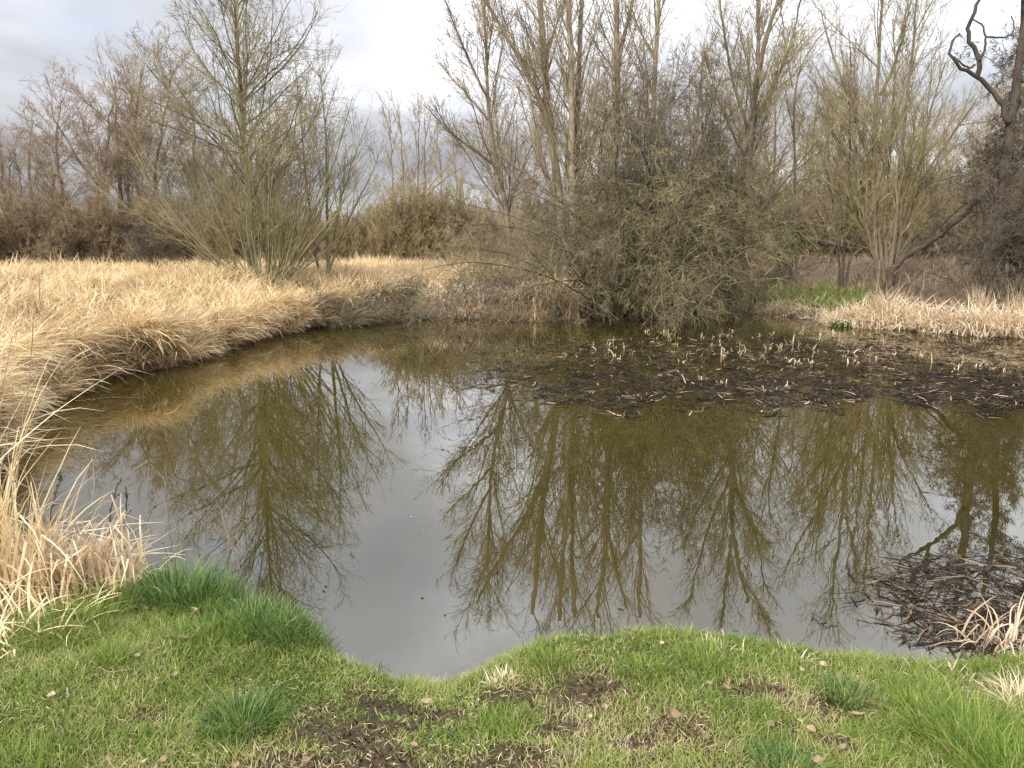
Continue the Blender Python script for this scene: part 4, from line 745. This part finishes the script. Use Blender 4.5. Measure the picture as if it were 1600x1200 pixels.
# dead thatch lying flat in the turf
x, y = lawn_pts(15000, d1=4.2); sd = sdist(x, y); m = (sd > .03) & (snoise(x, y, 3, 94)+rng.normal(0, .4, len(x)) > -.1); x, y = x[m], y[m]; k = len(x)
ln_ = rng.uniform(.008, .04, k)
stuff('dead_thatch', 'flat straw-coloured bits of dead grass lying in the near turf', 'thatch', [ribbons(np.stack([x, y, hz(x, y)+rng.uniform(.004, .022, k)], 1), rng.uniform(0, 6.28, k), rng.uniform(1.35, 1.7, k), rng.uniform(-.2, .3, k), ln_, rng.uniform(.0013, .003, k), 3, rnd=rng.uniform(0, .8, k), tw=.2, wob=.2)], M['reed'])
for px, py, lab in [(610,1068,'small leafy weed rosette at the muddy notch'), (850,1130,'leafy weed rosette on the bare earth'), (130,1110,'flat weed rosette on the lower left lawn'), (1120,1040,'weed rosette on the right lawn near its rim'), (1380,1150,'broad-leaved weed rosette low on the right lawn'), (690,1130,'tiny weed rosette amid the bare earth'), (950,1160,'weed rosette near the bottom middle')]:
    p = atz(px, py, .4); clump('weed_rosette', lab, 'weed', (p[0], p[1]), 26, .02, (.03, .065), .016, M['grass'], lean=(.7, 1.3), bend=(.0, .5), rn=(.1, .55), group='weed rosettes in the lawn', nseg=4, hspread=1.0, floor=None, tw=.1)
# crumbs of earth on the bare spots
x, y = lawn_pts(26000, d1=3.9); sd = sdist(x, y); md = mudf(x, y); m = (sd > -.02) & (rng.random(len(x)) < md*1.3-.2); x, y = x[m], y[m]; k = len(x)
P0 = np.stack([x, y, hz(x, y)+.001], 1); D0 = nz(rng.normal(0, 1, (k, 3))); P_, R_ = grow(P0, D0, rng.uniform(.004, .018, k), rng.uniform(.003, .009, k), 2, .2, 0, .6); V, Q = tubes(P_, R_, 4)
stuff('earth_crumbs', 'dark crumbs of trodden earth on the bare spots', 'soil', [(V, Q)], bark_mat('soil_crumb', (.028, .018, .012), (.055, .036, .024), (.09, .062, .042), 30, 1, 0))
G = 'tussocks on the near bank'
for px, py, z, n, r, lnr, wd, mt, lab in [
    (375,1078,.42,900,.11,(.08,.16),.0034,'grass_dark','blue-green grass tussock alone in the middle of the near left lawn'),
    (270,905,.36,900,.16,(.12,.26),.0045,'grass_dark','tallest dark green tussock at the water edge below the dead weed stalk'),
    (320,912,.36,700,.16,(.10,.20),.0045,'grass_dark','dark green tussock right of the tallest one on the water edge'),
    (400,945,.36,800,.17,(.08,.17),.0042,'grass_dark','green tussock on the water edge, midway along the left hump'),
    (470,968,.34,700,.13,(.08,.16),.004,'grass_dark','green tussock at the right tip of the left hump'),
    (440,960,.34,500,.13,(.08,.16),.004,'grass_dark','green tussock just before the right tip of the left hump'),
    (150,925,.38,700,.16,(.10,.20),.0042,'grass','yellow-green tussock beside the golden reeds'),
    (105,965,.38,900,.17,(.09,.17),.0040,'grass','bright yellow-green tussock at the left in the near lawn'),
    (175,1005,.4,350,.06,(.06,.11),.0035,'grass','small round bright tussock below the bright yellow-green one'),
    (325,962,.38,500,.15,(.06,.13),.0036,'grass','soft green tussock behind the grey leaf on the left lawn'),
    (790,1080,.40,420,.10,(.05,.10),.0036,'grass','green tussock near the muddy notch'),
    (1010,1020,.38,380,.10,(.05,.10),.0036,'grass','green tussock on the rim of the right lawn'),
    (1100,1005,.36,420,.11,(.05,.11),.0038,'grass','green tussock on the rim right of centre'),
    (1325,1060,.38,480,.09,(.06,.12),.0038,'grass_dark','upright dark green tussock on the right lawn'),
    (1230,1170,.42,600,.10,(.05,.11),.0034,'grass_dark','low dark green tussock at the bottom of the right lawn'),
    (1440,1060,.4,500,.13,(.06,.13),.0038,'grass','green tussock beside the dry sedge clump'),
    (1530,1110,.42,800,.18,(.08,.17),.0042,'grass','long bright green tussock at the right side of the lawn'),
    (1590,1180,.42,700,.16,(.08,.18),.0042,'grass','long green tussock in the bottom right corner'),
    (860,1010,.34,260,.07,(.05,.10),.0034,'grass','yellowish tussock on the right corner of the muddy notch'),
    (40,1160,.42,500,.14,(.05,.11),.0036,'grass','grey-green tussock near the bottom left corner')]:
    p = atz(px, py, z); clump('grass_tussock', lab, 'tussock', (p[0], p[1]), n, r, lnr, wd, M[mt], lean=(.0, .75), bend=(.2, 1.3), rn=(.1, .75) if mt == 'grass' else (0, 1), group=G, nseg=4, hspread=1.6, floor=None)
p = atz(1590, 1050, .4); clump('dry_sedge', 'clump of dry straw-coloured sedge at the right edge of the lawn', 'sedge', (p[0]+.03, p[1]), 320, .09, (.08, .19), .004, M['straw'], lean=(.1, 1.1), bend=(.4, 1.4))
for px, py, z, n, r, lnr, lab in [(205,903,.36,120,.04,(.06,.13),'fan of pale dead leaves between the green tussocks'), (785,1040,.3,90,.05,(.05,.11),'pale dead grass tuft hanging into the muddy notch'), (1250,1005,.34,50,.06,(.04,.09),'pale dead grass tuft on the rim of the right lawn'), (1480,1022,.36,110,.12,(.04,.10),'pale dead grass along the rim near the strap leaves'), (1130,990,.34,80,.1,(.04,.09),'straw-coloured grass on the crest of the right lawn')]:
    p = atz(px, py, z); clump('dead_tuft', lab, 'dead grass', (p[0], p[1]), n, r, lnr, .006, M['straw'], lean=(.1, 1.3), bend=(.1, 1.1), floor=None)
for q, (px, py) in enumerate([(548,1006),(585,1022),(640,1044),(715,1050),(778,1030),(822,1006),(905,990),(985,984),(1070,986),(1165,994),(1225,1008),(1350,1020),(1410,1022)]):
    p = atz(px, py, .28 if not 570 < px < 800 else .1)
    lab = ['ragged rim tuft at the left corner of the muddy notch', 'ragged rim tuft a step into the muddy notch from the left', 'tiny green tuft on the left of the notch floor', 'tiny green tuft on the right of the notch floor', 'straggly tuft where the notch starts to rise at right', 'ragged tuft on the right shoulder of the notch', 'rim tuft just right of the notch shoulder', 'rim tuft on the crest left of the pale round leaf', 'rim tuft on the crest right of the pale round leaf', 'rim tuft where the right lawn begins to dip', 'rim tuft beside the pale dead grass tuft', 'rim tuft before the floating black leaves', 'rim tuft nearest the strap-leaf clumps'][q]
    clump('grass_tussock', lab, 'tussock', (p[0], p[1]), 130, .05, (.04, .10), .0036, M['grass'] if q % 3 else M['grass_dark'], lean=(.1, 1.1), bend=(.2, 1.3), rn=(.1, .95), group=G, nseg=4, hspread=2, floor=None)
# golden reeds on the near left bank
G = 'golden reeds on the near left bank'
for px, py, n, r, lnr, lab, kw in [
    (-60,930,80,.22,(.8,1.6),'tallest golden reeds at the left edge, reaching above the bank line',dict(lean=(0,.15),bend=(.1,.7))),
    (5,905,130,.26,(.4,1.0),'golden reed clump just inside the left edge',dict(lean=(0,.2),bend=(.2,1.5))),
    (70,898,120,.26,(.3,.72),'golden reed clump with dark stalks, second from the left edge',dict(lean=(0,.22),bend=(.3,1.7))),
    (130,892,90,.22,(.3,.62),'curling pale reed clump standing before the open water',dict(lean=(0,.22),bend=(.3,2.4))),
    (190,890,90,.16,(.2,.5),'thin pale reeds at the right end of the golden reeds',dict(lean=(0,.3),bend=(.4,2.0))),
    (20,960,200,.3,(.15,.4),'low tangled straw at the foot of the golden reeds',dict(lean=(.3,1.2),bend=(.3,1.3)))]:
    p = atz(px, py, .36); clump('golden_reeds', lab, 'reeds', (p[0], p[1]), n, r, lnr, .0095, M['reed'], rn=(.3, 1), group=G, nseg=8, kink=.35, hspread=5.0, floor=None, **kw)
stuff('near_left_sedge', 'tangled golden sedge on the shore beyond the near left reeds', 'sedge', [fringe(7000, -9, -4.0, (.3, .75), .009, off=(.0, 1.6), leanr=(.1, .9), bendr=(.5, 1.6), ymin=5.2, ymax=8.5, s=91, rn=(.25, .9))], M['reed'])
for px, py, n, lab in [(110, 893, 120, 'broad curled buff leaves nodding over the water at left'), (165, 890, 90, 'buff leaves curling at the right fringe of the golden reeds')]:
    p = atz(px, py, .36); clump('golden_reeds', lab, 'reeds', (p[0], p[1]), n, .2, (.3, .66), .016, M['straw'], lean=(0, .15), bend=(.1, .8), kink=.95, rn=(.1, .8), group=G, nseg=8, hspread=5, floor=None)
# long single stems and dark weed stalks
def stalk(name, lab, cat, pts, Y, r0, r1, mat, twigs=0, tl=.12, group=None, lf=None, ang=45):
    P = [at(a, b_, Y) for a, b_ in pts]; P[0][2] = float(hz([P[0][0]], [P[0][1]])[0]); st = poly_stem(P, r0, r1, 14, .006)
    root = empty(name, st[0][0]); tag(root, lab, cat, group); V, Q = tubes(st[0][None], st[1][None], 5); mesh('stem', V, Q, mat, root, base=st[0][0])
    if twigs:
        pos, D, l, r = spawn(st[0][None], st[1][None], np.array([st[2]]), max(12, twigs), .3, 1, ang, 12, tl, .03, .3, .01); P2, R2 = grow(pos, D, l, np.full(len(l), r1*.9), 4, .1, .05)
        pos, D, l3, r = spawn(P2, R2, l, 4, .2, 1, 40, 12, .4, .02, .3, .01); P3, R3 = grow(pos, D, l3, np.full(len(l3), r1*.6), 3, .12, .03)
        V, Q, A = cat_parts([tubes(P2, R2, 3), tubes(P3, R3, 3)]); mesh('twigs', V, Q, mat, root, base=st[0][0])
        if lf: V, Q = leaves(P3[:, -1], lf[0]); mesh('foliage', V, Q, lf[1], root, base=st[0][0])
    return root
stalk('dead_weed', 'forked reddish dead weed stalk standing above the tallest green tussock', 'weed', [(264,890),(266,850),(264,820),(258,780),(255,745)], 4.05, .006, .003, M['bark_pale'], 12, .3, lf=(.015, M['leaf_dead']), ang=35)
stalk('dead_weed', 'thin branching reddish weed stalk right of the tallest tussock', 'weed', [(360,900),(362,860),(352,820),(342,790)], 3.9, .0035, .0018, M['twig_red'], 14, .35, lf=(.008, M['leaf_dead']))
stalk('dead_weed', 'faint wiry weed stalk between the two green tussocks at the water edge', 'weed', [(385,915),(372,870),(370,830),(380,800)], 3.85, .003, .0015, M['twig_red'], 14, .3, lf=(.008, M['leaf_dead']))
for pts, Y, lab in [([(25,900),(24,860),(22,800),(26,770)], 4.0, 'dark dock stalk nearest the left edge'), ([(33,905),(34,850),(35,810)], 4.1, 'dark dock stalk beside the one nearest the left edge'), ([(68,900),(72,850),(80,800),(96,740)], 4.05, 'dark leaning dock stalk inside the golden reeds'), ([(160,880),(170,840),(176,800),(184,755)], 4.15, 'dark seed stalk in front of the open water'), ([(190,880),(194,830),(198,790),(196,760)], 4.2, 'dark beaded seed stalk right of the golden reeds')]:
    stalk('dock_stalk', lab, 'weed', pts, Y, .006, .0035, M['bark_dark'], 12, .05, 'dark dock stalks in the golden reeds', (.014, M['ivy']), 30)
for pts, Y, lab in [([(20,900),(30,720),(50,540),(62,430)], 4.6, 'long straight pale stem crossing the left bank'), ([(-20,700),(10,560),(28,470)], 6.0, 'pale stem leaning at the left edge'), ([(-10,900),(8,700),(20,600)], 4.4, 'pale slender stem among the tallest golden reeds'), ([(95,850),(140,800),(205,740),(232,720)], 4.4, 'pale stem leaning over the water')]:
    stalk('tall_reed', lab, 'reed', pts, Y, .0045, .002, M['bark_pale'], group='long pale stems on the left')
# strap-leaf clump right
p = atz(1545, 1000, .05); b = (p[0], p[1]+.05)
clump('bulrush_remains', 'withered clump of curling brown strap leaves in the near right corner of the pond', 'bulrush', b, 30, .10, (.12, .34), .010, M['straw'], lean=(0, .8), bend=(.4, 2.2), kink=.4, rn=(.0, .8), nseg=8, hspread=3)
p = atz(1590, 1000, .05); clump('bulrush_remains', 'second withered strap-leaf clump cut by the right edge', 'bulrush', (p[0], p[1]+.05), 34, .10, (.16, .36), .010, M['straw'], lean=(0, .7), bend=(.4, 2.2), kink=.35, rn=(.0, .8), nseg=8, hspread=3)
P, R, l_ = poly_stem([atz(1268, 960, .002)+np.array([0,0,.01]), atz(1290, 972, .012), atz(1310, 973, .012)], .004, .003); V, Q = tubes(P[None], R[None], 5); tag(mesh('floating_twig', V, Q, M['bark_dark'], base=P[0]), 'black curved twig floating near the rim of the right lawn', 'twig')
# ------------------------------------------------------------------ fallen leaves and straws
def leaf_mesh(sz, curl, rg=rng):
    nu, nv = 7, 5; V = []
    for i in range(nu):
        t = i/(nu-1); wv = math.sin(PI*(t**.8))*.36*(1+.25*math.sin(t*19+rg.uniform(0, 6)))
        for j in range(nv):
            s = (j/(nv-1)-.5)*2; V.append(((t-.5)*sz, s*wv*sz, sz*(curl*(s*s)*.35+.25*curl*(2*t-1)**2+.03*rg.normal())))
    Q = [(i*nv+j, i*nv+j+1, (i+1)*nv+j+1, (i+1)*nv+j) for i in range(nu-1) for j in range(nv-1)]
    return V, Q
LEAVES = [(305,958,.085,1.0,.75,'grey-buff curled leaf behind the middle of the left lawn'),(228,955,.06,1.4,.55,'brown folded leaf left of the grey-buff curled leaf'),(65,950,.08,.8,.8,'pale leaf beside the golden straw at left'),(35,1000,.07,.8,.9,'bleached leaf near the left edge'),(172,940,.06,1.2,.7,'pale crumpled leaf between two bright tussocks'),
 (260,1000,.06,1.0,.25,'rusty leaf on the left lawn, left of a pair'),(292,1000,.055,1.2,.45,'rusty-brown leaf, right of a pair on the left lawn'),(214,1028,.055,.8,.8,'small pale leaf in the left lawn'),(275,1055,.05,1.0,.7,'small buff leaf above the lone blue-green tussock'),(1050,1120,.10,1.6,.5,'large curled brown leaf with a dark hollow, right of centre'),
 (1035,1008,.05,.8,.9,'pale round leaf on the rim of the right lawn'),(1285,1042,.06,.8,.9,'pale round leaf on the rim further right'),(1252,1050,.05,1.2,.75,'buff leaf just left of the pale round one'),(1108,1072,.05,1.0,.6,'small buff leaf in the grass above the big curled one'),(1135,1078,.05,1.3,.7,'small folded leaf right of the small buff one'),
 (1338,1120,.10,.5,.65,'broad olive-buff leaf on the right lawn'),(1440,1122,.10,.5,.85,'broad pale leaf right of the olive-buff one'),(1265,1146,.07,1.0,.7,'long buff leaf below the olive-buff one'),(1315,1175,.07,1.0,.5,'round brown leaf near the bottom right'),(1278,1195,.075,1.5,.65,'crumpled buff leaf at the bottom edge right'),
 (1100,1155,.05,1.4,.55,'upright tan leaf below the big curled one'),(1475,1175,.06,1.4,.4,'russet crumpled leaf near the bottom right corner'),(1365,1105,.06,1.5,.25,'dark brown leaf with a shadowed hollow on the right lawn'),(1465,1100,.05,1.0,.45,'tan leaf in the long grass at right'),(943,1108,.055,1.1,.85,'cream leaf in the middle of the lawn'),(923,1122,.035,.8,.95,'tiny cream leaf below the cream one'),
 (645,1170,.05,1.5,.7,'upright pale leaf in the bare earth'),(488,1112,.04,1.2,.85,'small cream leaf in the mud beside the blue-green tussock'),(370,1198,.05,1.0,.5,'brown leaf at the bottom edge left of centre'),(480,1196,.07,1.0,.55,'tan leaf cut by the bottom edge'),(258,1190,.06,1.2,.6,'pale leaf at the bottom edge left'),(225,1195,.05,1.0,.8,'cream leaf at the bottom edge further left'),
 (665,1098,.07,.4,.6,'greyish flat leaf above the bare earth'),(955,1070,.05,1.0,.7,'thin tan leaf on the middle lawn'),(835,1080,.04,1.2,.6,'tan scrap beside the muddy patch'),(1205,1135,.07,.8,.4,'brown leaf in the centre of the right lawn'),(80,1090,.08,.5,.9,'pale flat leaf on the lower left lawn'),(980,987,.05,1.2,.4,'tan leaf on the crest left of centre')]
for px, py, sz, curl, rv, lab in LEAVES:
    p = atz(px, py, .4)
    for _ in range(4):
        z = float(hz([p[0]], [p[1]])[0]); p = atz(px, py, z+.02)
    V, Q = leaf_mesh(sz*.6, min(curl, 1.1)*.75); rv = rv*.8
    o = mesh('fallen_leaf', V, Q, M['leaf_dead'], attr=np.clip(np.full(len(V), rv)+rng.normal(0, .04, len(V)), 0, 1)); o.location = (p[0], p[1], z+.026); o.rotation_euler = (rng.normal(0, .3), rng.normal(0, .3), rng.uniform(0, 6.28)); tag(o, lab, 'leaf', 'fallen leaves on the lawn')
for a, b_, w_, lab in [((172,1050),(232,1040),.007,'straight pale straw lying on the left lawn'), ((155,1042),(180,1052),.006,'short straw touching the straight pale one'), ((88,1105),(125,1070),.005,'thin straw slanting on the lower left lawn'), ((18,1035),(100,1000),.006,'long straw slanting at the left edge'), ((150,985),(180,995),.008,'curved pale straw below the bright tussock'), ((177,1118),(200,1128),.006,'short straw on the lower left lawn'), ((372,1112),(388,1135),.009,'pale straw beside the blue-green tussock'), ((315,1122),(332,1148),.008,'dark curved twig left of the blue-green tussock'), ((1085,1130),(1112,1150),.004,'thin brown stem below the big curled leaf'), ((586,1105),(590,1118),.005,'tiny straw in the bare earth'), ((0,880),(50,940),.008,'thick straw leaning at the foot of the golden reeds'), ((105,1075),(106,1090),.007,'stubby straw standing in the lower left lawn')]:
    P = []
    for q in (a, ((a[0]+b_[0])/2, (a[1]+b_[1])/2+2), b_):
        p = atz(*q, .4)
        for _ in range(3): z = float(hz([p[0]], [p[1]])[0]); p = atz(*q, z+.025)
        P.append(p)
    P, R, l_ = poly_stem(P, w_*.5, w_*.3, 6, .002); V, Q = tubes(P[None], R[None], 4); tag(mesh('dry_straw', V, Q, M['bark_dark'] if 'dark' in lab else M['straw_solid'] if 'straw_solid' in M else M['bark_pale'], base=P[0]), lab, 'straw', 'straws and twigs on the lawn')
